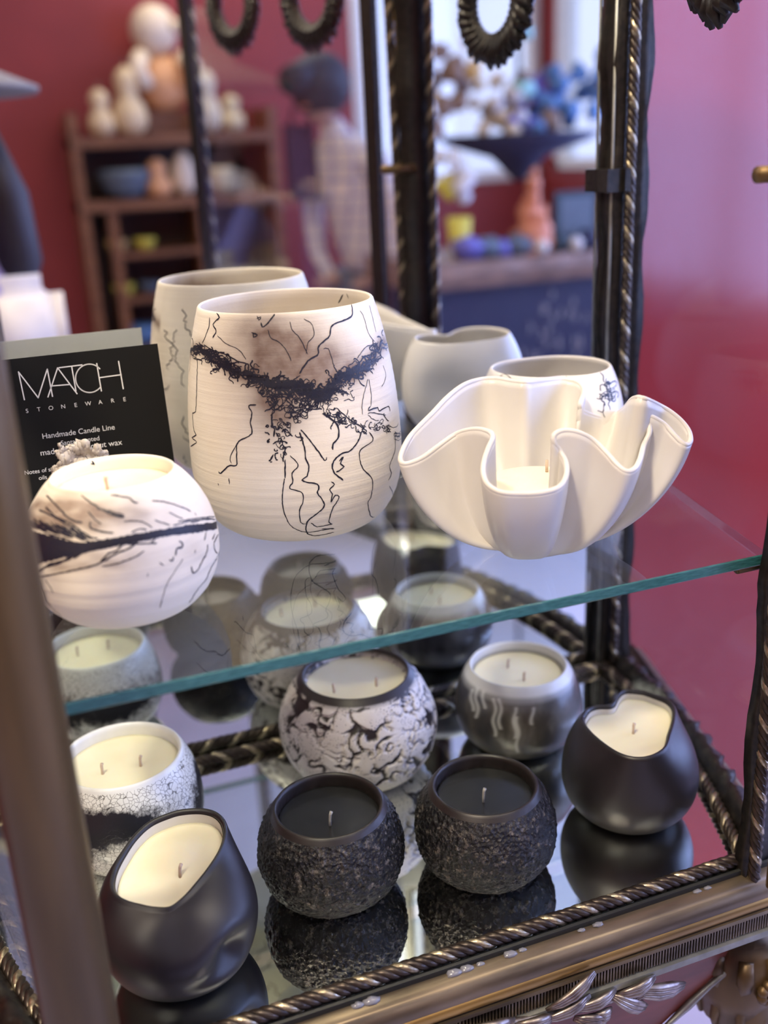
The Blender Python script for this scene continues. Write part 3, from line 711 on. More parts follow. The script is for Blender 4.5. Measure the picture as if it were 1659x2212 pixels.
# ---- tall ivory vase with horsehair markings
def tall_vase():
    X, Y = .191, .7125
    t = empty('horsehair_vase', (X, Y, HS), 'large tapering ivory vase with V-shaped black horsehair scribbles on the glass shelf', 'vase')
    def dfm(p, a, z):
        g = .00010*math.sin(z*900+math.sin(a*2)); return p+Vector((math.cos(a), math.sin(a), 0))*g
    V, F_, _ = vessel(X, Y, HS, .0785, .1632, .0626, .318, .62, .0028, rim_fn=None, deform=dfm, seg=144, nz=90, wall_to_bottom=True)
    o = rel(mesh('vase_body', V, F_, M['clay']), t)
    sc = lambda x, y: (390+x/3.386, 600+y/3.386)
    band = [sc(*q) for q in ((70, 540), (130, 510), (250, 590), (420, 690), (560, 740), (700, 790), (860, 780), (960, 850), (1080, 840), (1150, 730), (1280, 690), (1400, 600), (1480, 470))]
    def smoke(p):
        c = (X, Y)
        if not facing(p, c): 
            return .28*max(0, noise.noise(Vector((p.x*30, p.y*30, p.z*30))))
        x, y = pix(p); d = poly_dist((x, y), band); by = 0
        s = .55*math.exp(-(d/16)**2)
        # smoky shade above the band's centre
        d2 = math.hypot((x-620)/105, (y-775)/75); s += .95*math.exp(-d2*d2)
        d3 = math.hypot((x-600)/55, (y-880)/60); s += .75*math.exp(-d3*d3)
        d4 = math.hypot((x-740)/60, (y-800)/55); s += .30*math.exp(-d4*d4)
        s += .25*math.exp(-(math.hypot((x-560)/60, (y-700)/60))**2)
        return min(.92, 1.35*s*(1+.35*noise.noise(Vector((x*.02, y*.02, 0)))))
    attr(o, 'smoke', smoke)
    ln = Lines(V, F_)
    rb = resample(band, 400)
    # the dense scribbled band
    def thick(i):
        u = i/400; return (5 if u < .1 else 11 if u < .45 else 15 if u < .62 else 17 if u < .75 else 14)
    for k in range(62):
        i0 = random.randrange(0, 330); ln_ = random.randint(30, 110); off = random.gauss(0, 1); ph = random.random()*6; Q = []
        for i in range(i0, min(400, i0+ln_), 2):
            off += random.uniform(-.35, .35); off *= .97; Q.append((rb[i][0]+random.uniform(-1, 1), rb[i][1]+thick(i)*(off*.5+.25*math.sin(i*.35+ph))))
        ln.px(Q, random.choice((1.8, 2.6, 3.4)), step=3)
    for k in range(230):
        i = random.randrange(401); x, y = rb[i]; th = thick(i)
        a = math.atan2(rb[min(400, i+3)][1]-rb[max(0, i-3)][1], rb[min(400, i+3)][0]-rb[max(0, i-3)][0])
        y += random.gauss(0, th*.55); x += random.gauss(0, 3)
        ln.px(squiggle(x, y, random.randint(5, 12), 3.8, 1.1, a if random.random() < .6 else None), random.choice((1.6, 2.2, 3.0)), step=3)
    # open mesh of curls below the band
    for k in range(150):
        u = random.random(); x = 520+random.random()*150+u*20; y = 830+random.random()*70
        if y > 905-abs(x-640)*.75: continue
        ln.px(squiggle(x, y, random.randint(6, 14), 4.5, 1.2), random.choice((1.2, 1.8, 2.4)), step=3)
    for k in range(45):
        x = 690+random.random()*75; y = 830+(770-x)*.35+random.gauss(0, 12); ln.px(squiggle(x, y, random.randint(4, 9), 3.4, 1.3), 1.5, step=3)
    low = [sc(*q) for q in ((1050, 960), (1180, 1050), (1300, 1100), (1420, 1090), (1500, 1080), (1580, 1150))]
    rl = resample(low, 100)
    for k in range(55):
        x, y = rl[random.randrange(101)]; ln.px(squiggle(x, y+random.gauss(0, 5), random.randint(5, 10), 3.6, 1.2, .1), random.choice((1.4, 2.2)), step=3)
    for k in range(34):
        x = 600+random.gauss(12, 12); y = 905+random.random()*75; ln.px(squiggle(x, y, random.randint(4, 10), 3.4, 1.3, 1.5), random.choice((1.4, 2.2, 2.8)), step=3)
    LL = [([(215, 290), (205, 370), (160, 480)], 2), ([(265, 260), (285, 290), (240, 340), (262, 390), (235, 440)], 3), ([(690, 265), (640, 330), (600, 360), (590, 325)], 3),
          ([(560, 280), (575, 310), (590, 285), (555, 300)], 2), ([(520, 400), (560, 420), (535, 435), (530, 400)], 3),
          ([(1250, 195), (1255, 270), (1220, 300), (1110, 350), (1085, 430), (1010, 500), (1005, 560), (930, 610), (870, 700)], 3),
          ([(1310, 240), (1340, 290), (1370, 400), (1420, 470)], 1.4), ([(1380, 200), (1405, 300), (1430, 400)], 1.4),
          ([(640, 380), (660, 440), (720, 470), (780, 540), (810, 610)], 1.5), ([(800, 320), (815, 380), (870, 440), (930, 560)], 1.5), ([(900, 300), (960, 340), (975, 420), (930, 480), (920, 560)], 1.3),
          ([(1045, 520), (1080, 520), (1120, 640)], 1.5), ([(270, 420), (330, 480), (430, 530), (480, 600)], 1.5), ([(170, 490), (240, 530), (330, 560), (420, 610), (490, 630)], 2.4),
          ([(125, 590), (120, 800), (112, 980), (90, 990), (100, 1120), (118, 1150), (85, 1170), (120, 1200), (75, 1235)], 2.2), ([(80, 520), (66, 690)], 2),
          ([(555, 930), (500, 935), (522, 990), (512, 1060), (520, 1140), (420, 1205), (412, 1290), (410, 1370), (355, 1375), (295, 1430), (280, 1415)], 2.6), ([(420, 1205), (365, 1310), (375, 1360)], 1.6),
          ([(355, 1465), (358, 1510)], 2.2), ([(275, 1500), (278, 1520)], 2), ([(670, 990), (668, 1070), (688, 1110), (682, 1165)], 3.2), ([(680, 1290), (655, 1340), (650, 1330)], 3.2), ([(655, 1350), (672, 1345)], 3),
          ([(765, 1330), (764, 1465)], 3), ([(760, 1465), (745, 1650), (790, 1790), (850, 1840), (940, 1860), (1120, 1830)], 2), ([(800, 1300), (860, 1370), (815, 1430), (822, 1490), (800, 1540), (885, 1570), (895, 1640), (870, 1700), (880, 1790), (915, 1800)], 2.2),
          ([(870, 1130), (905, 1240), (915, 1320), (938, 1380), (925, 1450), (895, 1470), (900, 1490), (1000, 1510), (1010, 1550), (1000, 1570), (1050, 1670), (940, 1770), (918, 1820), (930, 1870), (1000, 1885), (1120, 1860)], 2.8),
          ([(880, 1110), (970, 1220), (1055, 1335), (1068, 1310)], 2.6), ([(1040, 990), (1140, 1070), (1155, 1160), (1112, 1220), (1115, 1260)], 3.4),
          ([(1325, 1120), (1300, 1190), (1240, 1265), (1170, 1290), (1115, 1350), (1120, 1420), (1190, 1480)], 3.2), ([(1160, 1340), (1190, 1310), (1170, 1360), (1195, 1380), (1160, 1410), (1135, 1420)], 2.6),
          ([(1100, 1490), (1125, 1510), (1090, 1550), (1110, 1580), (1100, 1640), (1130, 1590), (1160, 1600), (1135, 1650), (1110, 1690), (1085, 1790), (1110, 1800), (1000, 1820), (965, 1800), (955, 1790)], 2.2), ([(1030, 1835), (1125, 1835)], 3),
          ([(1380, 1130), (1405, 1190), (1310, 1270), (1330, 1390), (1400, 1470), (1395, 1590), (1370, 1650), (1390, 1740), (1415, 1750)], 2.2), ([(1570, 1150), (1565, 1270), (1530, 1370), (1540, 1430), (1520, 1480)], 2.2), ([(1525, 1520), (1550, 1580), (1535, 1660)], 1.4),
          ([(1370, 740), (1330, 900), (1330, 1000)], 1.5), ([(1375, 740), (1395, 860), (1390, 940)], 1.6), ([(1390, 935), (1370, 970), (1440, 950), (1450, 975), (1520, 940), (1530, 980)], 2.4), ([(1150, 960), (1240, 1040), (1340, 1100)], 2.4),
          ([(1370, 1000), (1390, 985), (1500, 1005)], 1.8), ([(1480, 640), (1500, 720), (1470, 800)], 1.4), ([(1290, 590), (1350, 510), (1400, 490)], 1.5), ([(1190, 120), (1155, 185)], 3), ([(1215, 115), (1230, 150)], 2)]
    for pts, w_ in LL: ln.px([sc(*q) for q in pts], w_, jit=.5, step=4)
    # markings on the far side, which the mirror shows
    for k in range(26):
        a = random.uniform(.2, 2.9); z = HS+random.uniform(.02, .16); pts = []
        drift = random.uniform(-.02, .02); n_ = random.randint(12, 34)
        for i in range(n_):
            a += drift+random.uniform(-.05, .05); z -= .0022*random.random()+.0006; 
            if z < HS+.008: break
            pts.append(ln.cast_az((X, Y), a, z))
        ln.ribbon(pts, .0009)
    for k in range(70):
        a = 1.2+random.gauss(0, .55); z = HS+.11-.05*abs(a-1.5)+random.gauss(0, .006); pts = []
        for i in range(14):
            a += random.uniform(-.05, .05); z += random.uniform(-.003, .003); pts.append(ln.cast_az((X, Y), a, min(z, HS+.16)))
        ln.ribbon(pts, .0009)
    ln.build(t)
tall_vase()

# ---- round ivory candle with a black wedge band
def wedge_candle():
    X, Y = .0476, .6043
    t = empty('wedge_band_candle', (X, Y, HS), 'round ivory candle with a black smoky wedge band, in front of the black card', 'candle')
    dfm = lambda p, a, z: p+Vector((math.cos(a), math.sin(a), 0))*(.00014*math.sin(z*620+math.sin(a)*1.5)*(1 if z < .045 else .4))
    V, F_, _ = vessel(X, Y, HS, .0583, .0873, .0375, .4655, .45, .0026, depth=.009, deform=dfm, seg=144, nz=80)
    o = rel(mesh('candle_vessel', V, F_, M['clay']), t)
    sc = lambda x, y: (40+x/3.606, 960+y/3.606)
    def smoke(p):
        if not facing(p, (X, Y)): return 0
        x, y = pix(p); s = 1.1*math.exp(-(math.hypot((x-125)/85, (y-1115)/48))**2)+.6*math.exp(-(math.hypot((x-250)/90, (y-1110)/30))**2)
        s += .6*math.exp(-(math.hypot((x-170)/110, (y-1215)/26))**2)+.22*math.exp(-(math.hypot((x-420)/30, (y-1190)/26))**2)+.25*math.exp(-(math.hypot((x-110)/30, (y-1270)/30))**2)
        return min(.85, s*(1+.9*noise.noise(Vector((x*.022, y*.05, 0)))))
    attr(o, 'smoke', smoke)
    ln = Lines(V, F_)
    ln.patch([sc(*q) for q in ((40, 655), (180, 690), (350, 740), (500, 765), (700, 735), (900, 700), (1100, 665), (1300, 630), (1450, 615), (1580, 600))],
             [sc(*q) for q in ((40, 960), (180, 925), (350, 880), (430, 868), (600, 826), (800, 785), (1000, 748), (1150, 715), (1300, 702), (1450, 675), (1585, 652))], 160, 8, 1.5)
    LL = [([(220, 395), (320, 500), (400, 580), (500, 610)], 2.6), ([(160, 510), (270, 560), (400, 640), (520, 730)], 2.8), ([(210, 485), (300, 570), (380, 600), (470, 660), (560, 720), (620, 735)], 2.6),
          ([(490, 395), (560, 450), (620, 490), (690, 530), (760, 560), (830, 570)], 2.6), ([(560, 600), (560, 650), (650, 680), (740, 690)], 2.8), ([(540, 520), (600, 590), (650, 620)], 2),
          ([(610, 500), (700, 520), (830, 555)], 2.2), ([(700, 510), (760, 550), (820, 560)], 2.4), ([(720, 395), (850, 415), (900, 450), (930, 455)], 2.6), ([(1040, 440), (1150, 450), (1300, 500), (1340, 525)], 2.2),
          ([(1370, 530), (1385, 555)], 2), ([(1170, 530), (1230, 560), (1280, 580)], 1.8), ([(880, 690), (930, 660), (1000, 665)], 2.2), ([(820, 600), (960, 600), (1040, 650)], 1.8), ([(1060, 590), (1120, 610), (1180, 630)], 2),
          ([(1080, 770), (900, 775), (760, 770)], 2.6), ([(820, 760), (760, 830), (700, 850), (640, 920)], 2.8), ([(940, 740), (860, 810), (760, 850), (650, 915), (560, 950), (360, 995)], 2.6), ([(980, 830), (900, 880), (760, 930), (650, 950)], 2),
          ([(560, 800), (450, 860), (380, 900), (250, 930), (170, 990)], 3), ([(700, 790), (560, 810), (430, 890)], 2.4), ([(440, 840), (330, 920), (200, 960), (155, 1000)], 2.6), ([(1080, 720), (1030, 765)], 2.2),
          ([(360, 995), (230, 1020), (170, 1030)], 2), ([(1250, 750), (1275, 770), (1275, 800), (1230, 815), (1225, 870)], 3), ([(1205, 875), (1200, 905), (1170, 900)], 3), ([(1130, 940), (1095, 920)], 2),
          ([(1460, 680), (1445, 750)], 2.4), ([(1530, 690), (1505, 745)], 2.8), ([(1560, 690), (1520, 780), (1545, 850)], 2.8), ([(1470, 780), (1465, 840), (1430, 910), (1400, 970), (1360, 1000), (1345, 950)], 2.6), ([(1575, 760), (1555, 860), (1500, 960), (1460, 1050), (1400, 1120), (1330, 1230)], 2.4),
          ([(1375, 820), (1370, 850)], 2), ([(1280, 890), (1210, 1000), (1150, 1100), (1100, 1270)], 1.2), ([(180, 1060), (220, 1200), (260, 1270), (340, 1340)], 2.2), ([(210, 1050), (260, 1130), (270, 1160)], 1.6), ([(1010, 1000), (1005, 1030)], 1.4),
          ([(570, 130), (590, 155), (560, 150)], 3), ([(1240, 600), (1400, 575), (1560, 560)], 2), ([(1200, 630), (1380, 590), (1560, 580)], 2.2), ([(1340, 610), (1480, 580), (1570, 600)], 2), ([(90, 610), (250, 700), (400, 740)], 2.4), ([(120, 580), (260, 660), (430, 730)], 2.2)]
    for pts, w_ in LL: ln.px([sc(*q) for q in pts], w_, jit=.7, step=4)
    for k in range(60):
        u = random.random(); x = 60+u*470; y = 640+u*110-40*random.random(); ln.px([sc(x-70, y-45-30*random.random()), sc(x-10, y-10), sc(x+50, y+18)], 1.6, jit=.5, step=5)
    for k in range(40):
        x = 150+random.random()*850; y = 905-(x-150)*.2; ln.px([sc(x-60, y+22), sc(x, y-5), sc(x+50, y-28)], 1.5, jit=.5, step=5)
    ln.build(t)
    add_wax(t, X, Y, lambda a: .0349, HS+.0873-.0075, M['wax'], [(233, 1058)], wz=.008)
wedge_candle()

# ---- lower tier: black lava pair
def lava(X, Y, Rm, H, rr, seed, wick, label):
    t = empty('lava_candle', (X, Y, 0), label, 'candle', 'rough black lava candles')
    def dfm(p, a, z):
        if z > H*.93: return p
        q = Vector((p.x-X, p.y-Y, p.z))+Vector((seed, 0, 0)); f = min(1, (H*.93-z)/.006)*min(1, z/.004)
        c = abs(noise.noise(q*240))*.0016+noise.noise(q*560)*.0009+noise.noise(q*70)*.0007
        vd = noise.voronoi(q*110)[0]; c -= .0015*max(0, 1-vd[0]*3.0)
        return p+Vector((math.cos(a), math.sin(a), 0))*c*f
    V, F_, _ = vessel(X, Y, 0, Rm-.0008, H, rr, .48, .5, .0042, depth=.009, deform=dfm, seg=260, nz=130, lip=.0022)
    o = rel(mesh('lava_glazed_body', V, F_, M['lava'], mats=[M['lava'], M['lava_rim']], mi=None), t)
    o.data.polygons.foreach_set('material_index', [1 if min(o.data.vertices[v].co.z for v in p.vertices) > H*.962 or i > len(o.data.polygons)*.94 else 0 for i, p in enumerate(o.data.polygons)])
    add_wax(t, X, Y, lambda a: rr-.0040, H-.0085, M['wax_black'], [wick], 'wick_grey', wz=.011)
lava(.162, .5938, .0535, .0684, .0405, 1.3, (713, 1783), 'rough black lava-glazed candle with black wax, beside the dented matte bowl')
lava(.274, .5701, .0527, .0682, .0397, 4.1, (1044, 1732), 'rough black lava-glazed candle with black wax, beside the notched-mouth candle')

# ---- white crawl-glazed candle
def crawl():
    X, Y, Rm, H, rr = .2313, .7293, .0676, .0914, .0464
    t = empty('crawl_glaze_candle', (X, Y, 0), 'round white candle with black cracks all over and dark rim', 'candle')
    ck = {}
    def crack(q):
        w_ = q*46+Vector((noise.noise(q*90), noise.noise(q*90+Vector((7, 0, 0))), noise.noise(q*90+Vector((0, 9, 0)))))*.55
        d, _p = noise.voronoi(w_); e = d[1]-d[0]; gate = noise.noise(q*42+Vector((3, 3, 3)))
        wdt = .105+.25*gate
        return max(0, min(1, (wdt-e)/.055)) if wdt > 0 else 0
    def dfm(p, a, z):
        q = Vector((p.x-X, p.y-Y, p.z)); f = 1 if z < H*.93 else 0
        return p+Vector((math.cos(a), math.sin(a), 0))*(f*(-.0022*crack(q)+.0012*noise.noise(q*55)))
    V, F_, _ = vessel(X, Y, 0, Rm, H, rr, .479, .5, .003, depth=.008, deform=dfm, seg=300, nz=150)
    o = rel(mesh('crawl_glazed_body', V, F_, M['crawl']), t)
    attr(o, 'crack', lambda p: 1.0 if p.z > H*.965 else max(crack(Vector((p.x-X, p.y-Y, p.z))), max(0, (p.z-H*.93)/(H*.035))*.7))
    add_wax(t, X, Y, lambda a: rr-.0030, H-.0075, M['wax'], [(722, 1496), (813, 1482)], wz=.008)
crawl()

# ---- white crackle raku candle, at the post
def raku():
    X, Y, Rm, H, rr = .0316, .7009, .058, .0821, .0472
    t = empty('crackle_candle', (X, Y, 0), 'white crackle-glazed candle with black smoke patches and two wicks, beside the round bronze post', 'candle')
    V, F_, _ = vessel(X, Y, 0, Rm, H, rr, .48, .5, .0042, depth=.009, seg=128, nz=70, lip=.0022)
    o = rel(mesh('crackle_glazed_body', V, F_, M['raku'], mats=[M['raku'], M['rim_white']]), t)
    o.data.polygons.foreach_set('material_index', [1 if min(o.data.vertices[v].co.z for v in p.vertices) > H*.972 or i > len(o.data.polygons)*.92 else 0 for i, p in enumerate(o.data.polygons)])
    def smoke(p):
        a = math.atan2(p.y-Y, p.x-X); h = p.z/H
        if h > .93: return 0
        s = 1.15*math.exp(-((a+1.95)/.75)**2-((h-.70)/.15)**2)+1.1*math.exp(-((a+.15)/.5)**2-((h-.55)/.30)**2)+.9*math.exp(-((abs(a)-2.6)/.6)**2-((h-.5)/.3)**2)+.9*math.exp(-((a-1.3)/.8)**2-((h-.55)/.22)**2)
        return min(1.0, s)
    attr(o, 'smoke', smoke)
    add_wax(t, X, Y, lambda a: rr-.0040, H-.0085, M['wax'], [(222, 1672), (304, 1655)], wz=.009)
raku()

# ---- smoked grey candle with pale drips
def greyc():
    X, Y, Rm, H, rr = .3762, .7116, .0563, .0739, .0438
    t = empty('smoked_grey_candle', (X, Y, 0), 'smoky grey glazed candle with a pale rim, pale drips and two wicks', 'candle')
    V, F_, _ = vessel(X, Y, 0, Rm, H, rr, .48, .5, .0036, depth=.009, seg=300, nz=170, lip=.002)
    o = rel(mesh('smoke_glazed_body', V, F_, M['grey']), t)
    drips = [(1030, 1490, 1545), (1045, 1500, 1525), (1068, 1520, 1585), (1080, 1520, 1570), (1118, 1560, 1620), (1112, 1540, 1590), (1150, 1540, 1560), (1020, 1500, 1530)]
    def smoke(p):
        h = p.z/H; s = max(0, min(1, (h-.90)/.06))*.95+.35*max(0, min(1, (h-.84)/.05))
        if facing(p, (X, Y)):
            x, y = pix(p)
            for dx, y0, y1 in drips:
                if y0-12 < y < y1+6: s += .5*math.exp(-((x-dx-3*math.sin(y*.12))/3.5)**2)
            s += .12*math.exp(-(math.hypot((x-1120)/90, (y-1525)/16))**2)+.2*math.exp(-(math.hypot((x-1235)/28, (y-1560)/60))**2)
        else: s += .3*max(0, noise.noise(p*40))
        return min(1, s)
    attr(o, 'smoke', smoke)
    add_wax(t, X, Y, lambda a: rr-.0034, H-.0085, M['wax'], [(1097, 1442), (1132, 1470)], wz=.008)
greyc()

# ---- the two matte black candles with shaped mouths
def shaped(name, label, X, Y, Rm, zmf, brf, trace, zfn, wick, deform=None, wax_drop=.008, thick=.0042, Hn=.08):
    P = []
    for x, y in smooth_path(trace, 8):
        p = atz(x, y, zfn(x, y)); P.append((p.x-X, p.y-Y, p.z))
    n = 180; tab = []
    pa = [(math.atan2(q[1], q[0]), math.hypot(q[0], q[1]), q[2]) for q in P]
    for k in range(n):
        a = -math.pi+2*math.pi*k/n; best = None
        for i in range(len(pa)):
            a0, a1 = pa[i-1], pa[i]; d = (a1[0]-a0[0]+math.pi) % (2*math.pi)-math.pi; e = (a-a0[0]+math.pi) % (2*math.pi)-math.pi
            if abs(d) > 1e-6 and 0 <= e/d <= 1:
                t_ = e/d; c = (a0[1]+(a1[1]-a0[1])*t_, a0[2]+(a1[2]-a0[2])*t_)
                if best is None or c[0] > best[0]: best = c
        tab.append(best or (tab[-1] if tab else (.037, Hn)))
    tab = [tuple(sum(tab[(k+j) % n][c]*w_ for j, w_ in ((-2, .1), (-1, .2), (0, .4), (1, .2), (2, .1))) for c in (0, 1)) for k in range(n)]
    def rim(a):
        u = ((a+math.pi) % (2*math.pi))/(2*math.pi)*n; k = int(u) % n; f = u-int(u); A_, B_ = tab[k], tab[(k+1) % n]
        r_ = A_[0]+(B_[0]-A_[0])*f; return (min(r_+thick*.5, Rm*.985), A_[1]+(B_[1]-A_[1])*f)
    t = empty(name, (X, Y, 0), label, 'candle')
    V, F_, _ = vessel(X, Y, 0, Rm, Hn, .037, zmf, brf, thick, depth=.010, rim_fn=rim, deform=deform, seg=180, nz=90, lip=.002)
    rel(mesh('stoneware_body', V, F_, M['matte_black']), t)
    # pale glazed lining above the wax
    Vl = []; 
    for dz, dr in ((-.0012, .0004), (-.012, .0006)):
        for k in range(120):
            a = 2*math.pi*k/120; r_, z = rim(a); r_ -= thick+dr; p = Vector((X+r_*math.cos(a), Y+r_*math.sin(a), z+dz)); Vl.append(deform(p, a, z+dz) if deform else p)
    ll = rel(mesh('inner_glaze', Vl, [(k, (k+1) % 120, 120+(k+1) % 120, 120+k) for k in range(120)], M['porcelain']), t); ll['label'] = 'pale glazed inside of the mouth'
    add_wax(t, X, Y, lambda a: rim(a)[0]-thick-.0005, lambda a: rim(a)[1]-wax_drop, M['wax'], [wick], wz=.009)
c3 = lambda x, y: (1200+x/3.614, 1350+y/3.614)
shaped('notched_mouth_candle', 'matte black candle with notched heart-like mouth and cream wax, near the rope-trimmed corner', .4054, .5808, .0528, .46, .42,
       [c3(*q) for q in ((205, 735), (250, 665), (330, 640), (400, 640), (455, 622), (482, 575), (520, 525), (590, 512), (680, 525), (780, 560), (870, 595), (918, 640), (930, 700), (915, 790), (885, 880), (860, 960), (790, 1015), (700, 1045), (600, 1045), (500, 1015), (400, 955), (300, 875), (230, 800))],
       lambda x, y: .080, (1368, 1585), wax_drop=.006)
c1 = lambda x, y: (x/1.951, 1300+y/1.951)
def dent(p, a, z):
    X, Y = .0453, .5600
    def g(a0, z0, sa, sz, amp):
        d = (a-a0+math.pi) % (2*math.pi)-math.pi; return amp*math.exp(-(d/sa)**2-((z-z0)/sz)**2)
    k = g(-.98, .036, .30, .012, -.0120)+g(-1.30, .026, .40, .007, -.0035)+g(-.85, .054, .5, .009, .0020)+g(-1.0, .016, .5, .008, .0015)+g(-1.72, .060, .40, .011, -.0045)
    return p+Vector((math.cos(a), math.sin(a), 0))*k
shaped('dented_candle', 'matte black candle with pinched oval mouth, cream wax and a dented side', .0453, .5600, .0525, .50, .42,
       [c1(*q) for q in ((850, 880), (905, 893), (942, 930), (950, 985), (930, 1050), (880, 1130), (820, 1205), (765, 1268), (715, 1305), (655, 1300), (590, 1285), (530, 1268), (485, 1240), (468, 1200), (480, 1135), (520, 1060), (570, 990), (640, 930), (740, 890))],
       lambda x, y: .088-.020*(y-1750)/225, (389, 1893), deform=dent, wax_drop=.008, Hn=.083)

# ---- squashed white vessel behind the ruffled bowl
def pinched():
    X, Y, Rm, H = .408, .716, .060, .090
    t = empty('pinched_white_bowl', (X, Y, HS), 'glossy white bowl with pinched mouth and blue-black marks, behind the ruffled bowl', 'bowl')
    c4 = lambda x, y: (780+x/1.887, 640+y/1.887)
    def rim(a):
        r_ = .046+.003*math.cos(2*(a+.35))-.016*math.exp(-(((a+1.75+math.pi) % (2*math.pi)-math.pi)/.45)**2)-.004*math.exp(-(((a-1.6+math.pi) % (2*math.pi)-math.pi)/.5)**2)
        return (r_, H-.003*math.exp(-(((a+1.7+math.pi) % (2*math.pi)-math.pi)/.6)**2))
    def dfm(p, a, z):
        d = (a-2.2+math.pi) % (2*math.pi)-math.pi; return p+Vector((math.cos(a), math.sin(a), 0))*(-.012*math.exp(-(d/.45)**2-((z-.045)/.022)**2))
    V, F_, _ = vessel(X, Y, HS, Rm, H, .046, .45, .5, .003, rim_fn=rim, deform=dfm, seg=128, nz=60, wall_to_bottom=True)
    rel(mesh('bowl_body', V, F_, M['porcelain']), t)
    ln = Lines(V, F_)
    for k in range(26):
        x = 1315+random.gauss(0, 7); y = 820+random.random()*55; ln.px(squiggle(x, y, random.randint(5, 10), 4, .9, 1.6), random.choice((1.8, 2.6)), step=3)
    for pts in ([(1078, 815), (1090, 808), (1105, 818)], [(1222, 805), (1224, 818)], [(1085, 812), (1078, 822)]): ln.px(pts, 2)
    o = ln.build(t, 'blue_black_marks'); o['label'] = 'blue-black brushy marks'
pinched()

# ---- ruffled handkerchief bowl
def ruffled():
    X, Y = .330, .590
    t = empty('ruffled_bowl', (X, Y, HS), 'white ruffled bowl with wavy folded rim on the glass shelf', 'bowl')
    c5 = lambda x, y: (850+x/2.514, 790+y/2.514)
    # rim trace in the picture and the rim's height there
    T = [(38, 495, .070), (60, 535, .068), (150, 505, .070), (240, 440, .074), (340, 372, .080), (440, 346, .086), (515, 358, .088), (540, 390, .087), (515, 450, .082), (490, 530, .075), (490, 600, .070), (520, 655, .066), (590, 690, .0635), (700, 697, .062), (810, 690, .062),
         (900, 660, .0635), (938, 600, .066), (938, 530, .071), (905, 465, .077), (872, 420, .083), (875, 375, .088), (930, 352, .090), (1010, 365, .088), (1090, 410, .082), (1170, 490, .074), (1220, 545, .069), (1265, 575, .066), (1310, 560, .066), (1340, 505, .069), (1360, 430, .074),
         (1388, 370, .080), (1385, 320, .085), (1355, 280, .090), (1400, 278, .090), (1470, 320, .084), (1530, 385, .077), (1580, 430, .072), (1612, 410, .072), (1600, 350, .078), (1540, 280, .086), (1450, 220, .094), (1320, 172, .104)]
    rim = [None]*0
    for x, y, z in T: rim.append(atz(*c5(x, y), HS+z))
    Bk = [(1250, 235, .655, 0), (1160, 282, .664, 0), (1060, 262, .655, 0), (1010, 225, .640, 0), (1035, 140, .650, 0), (1000, 90, .664, 0), (900, 74, .672, 0), (800, 82, .660, 0), (720, 92, .645, 0), (640, 84, .655, 0), (560, 70, .668, 0), (470, 76, .672, 0), (380, 105, .660, 0), (290, 175, .648, 0), (220, 250, .640, 0), (140, 330, .632, 0), (80, 400, .625, 0)]
    for x, y, Y_, _ in Bk: rim.append(aty(*c5(x, y), Y_))
    # closed smooth rim
    n = len(rim); RM = []
    per = 8
    for i in range(n):
        p0, p1, p2, p3 = rim[i-1], rim[i], rim[(i+1) % n], rim[(i+2) % n]
        for k in range(per):
            u = k/per; RM.append(.5*(2*p1+(p2-p0)*u+(2*p0-5*p1+4*p2-p3)*u*u+(3*p1-p0-3*p2+p3)*u**3))
    for _ in range(2): RM = [(RM[i-1]+RM[i]*2+RM[(i+1) % len(RM)])/4 for i in range(len(RM))]
    m_ = len(RM)
    # base azimuths rise steadily round the foot; smoothed from the rim's own azimuths
    az = []; prev = None
    for p in RM:
        a = math.atan2(p.y-Y, p.x-X)
        if prev is not None:
            while a-prev > math.pi: a -= 2*math.pi
            while a-prev < -math.pi: a += 2*math.pi
        az.append(a); prev = a
    tot = 2*math.pi if az[-1] > az[0] else -2*math.pi
    sm = []
    W_ = 26
    for i in range(m_):
        s = 0; c = 0
        for j in range(-W_, W_+1):
            k = i+j; v = az[k % m_]+(tot if k >= m_ else (-tot if k < 0 else 0)); wt = math.exp(-(j/13)**2); s += v*wt; c += wt
        sm.append(s/c)
    base = []
    rings = []; nr = 34
    fx, fy = .3215, .5815
    for q in range(nr+1):
        s = q/nr; ring = []
        for i in range(m_):
            a = sm[i]; rp = RM[i]; rb = Vector((fx+.026*math.cos(a), fy+.022*math.sin(a), HS+.0005))
            rr_ = math.hypot(rp.x-X, rp.y-Y)
            # belly control point: out along the smoothed azimuth, low
            c_ = Vector((fx+(rp.x-X)*.50+.016*math.cos(a), fy+(rp.y-Y)*.50+.014*math.sin(a), HS+.008))
            c2 = (c_*.20+rp*.80); c2.z = HS+.040
            b0, b1, b2, b3 = (1-s)**3, 3*s*(1-s)**2, 3*s*s*(1-s), s**3
            ring.append(rb*b0+c_*b1+c2*b2+rp*b3)
        rings.append(ring)
    V = [v for r_ in rings for v in r_]; F_ = [(i*m_+k, i*m_+(k+1) % m_, (i+1)*m_+(k+1) % m_, (i+1)*m_+k) for i in range(nr) for k in range(m_)]
    V.append(Vector((fx, fy, HS+.0008))); ci = len(V)-1; F_ += [(k, ci, (k+1) % m_) for k in range(m_)]
    o = mesh('bowl_body', V, F_, M['porcelain']); rel(o, t)
    md = o.modifiers.new('solid', 'SOLIDIFY'); md.thickness = .0034; md.offset = 0; md.use_even_offset = False
    rel(MB().tube(RM+[RM[0]], .0019, 8, False).build('rolled_rim', M['porcelain'], None, True), t)
    wx = MB(); 
    seg = 48; Vw = [(X-.004+.034*math.cos(2*math.pi*k/seg), Y+.006+.030*math.sin(2*math.pi*k/seg), HS+.042) for k in range(seg)]+[(X-.004, Y+.006, HS+.0425)]
    wo = rel(mesh('wax', Vw, [(k, (k+1) % seg, seg) for k in range(seg)], M['wax']), t)
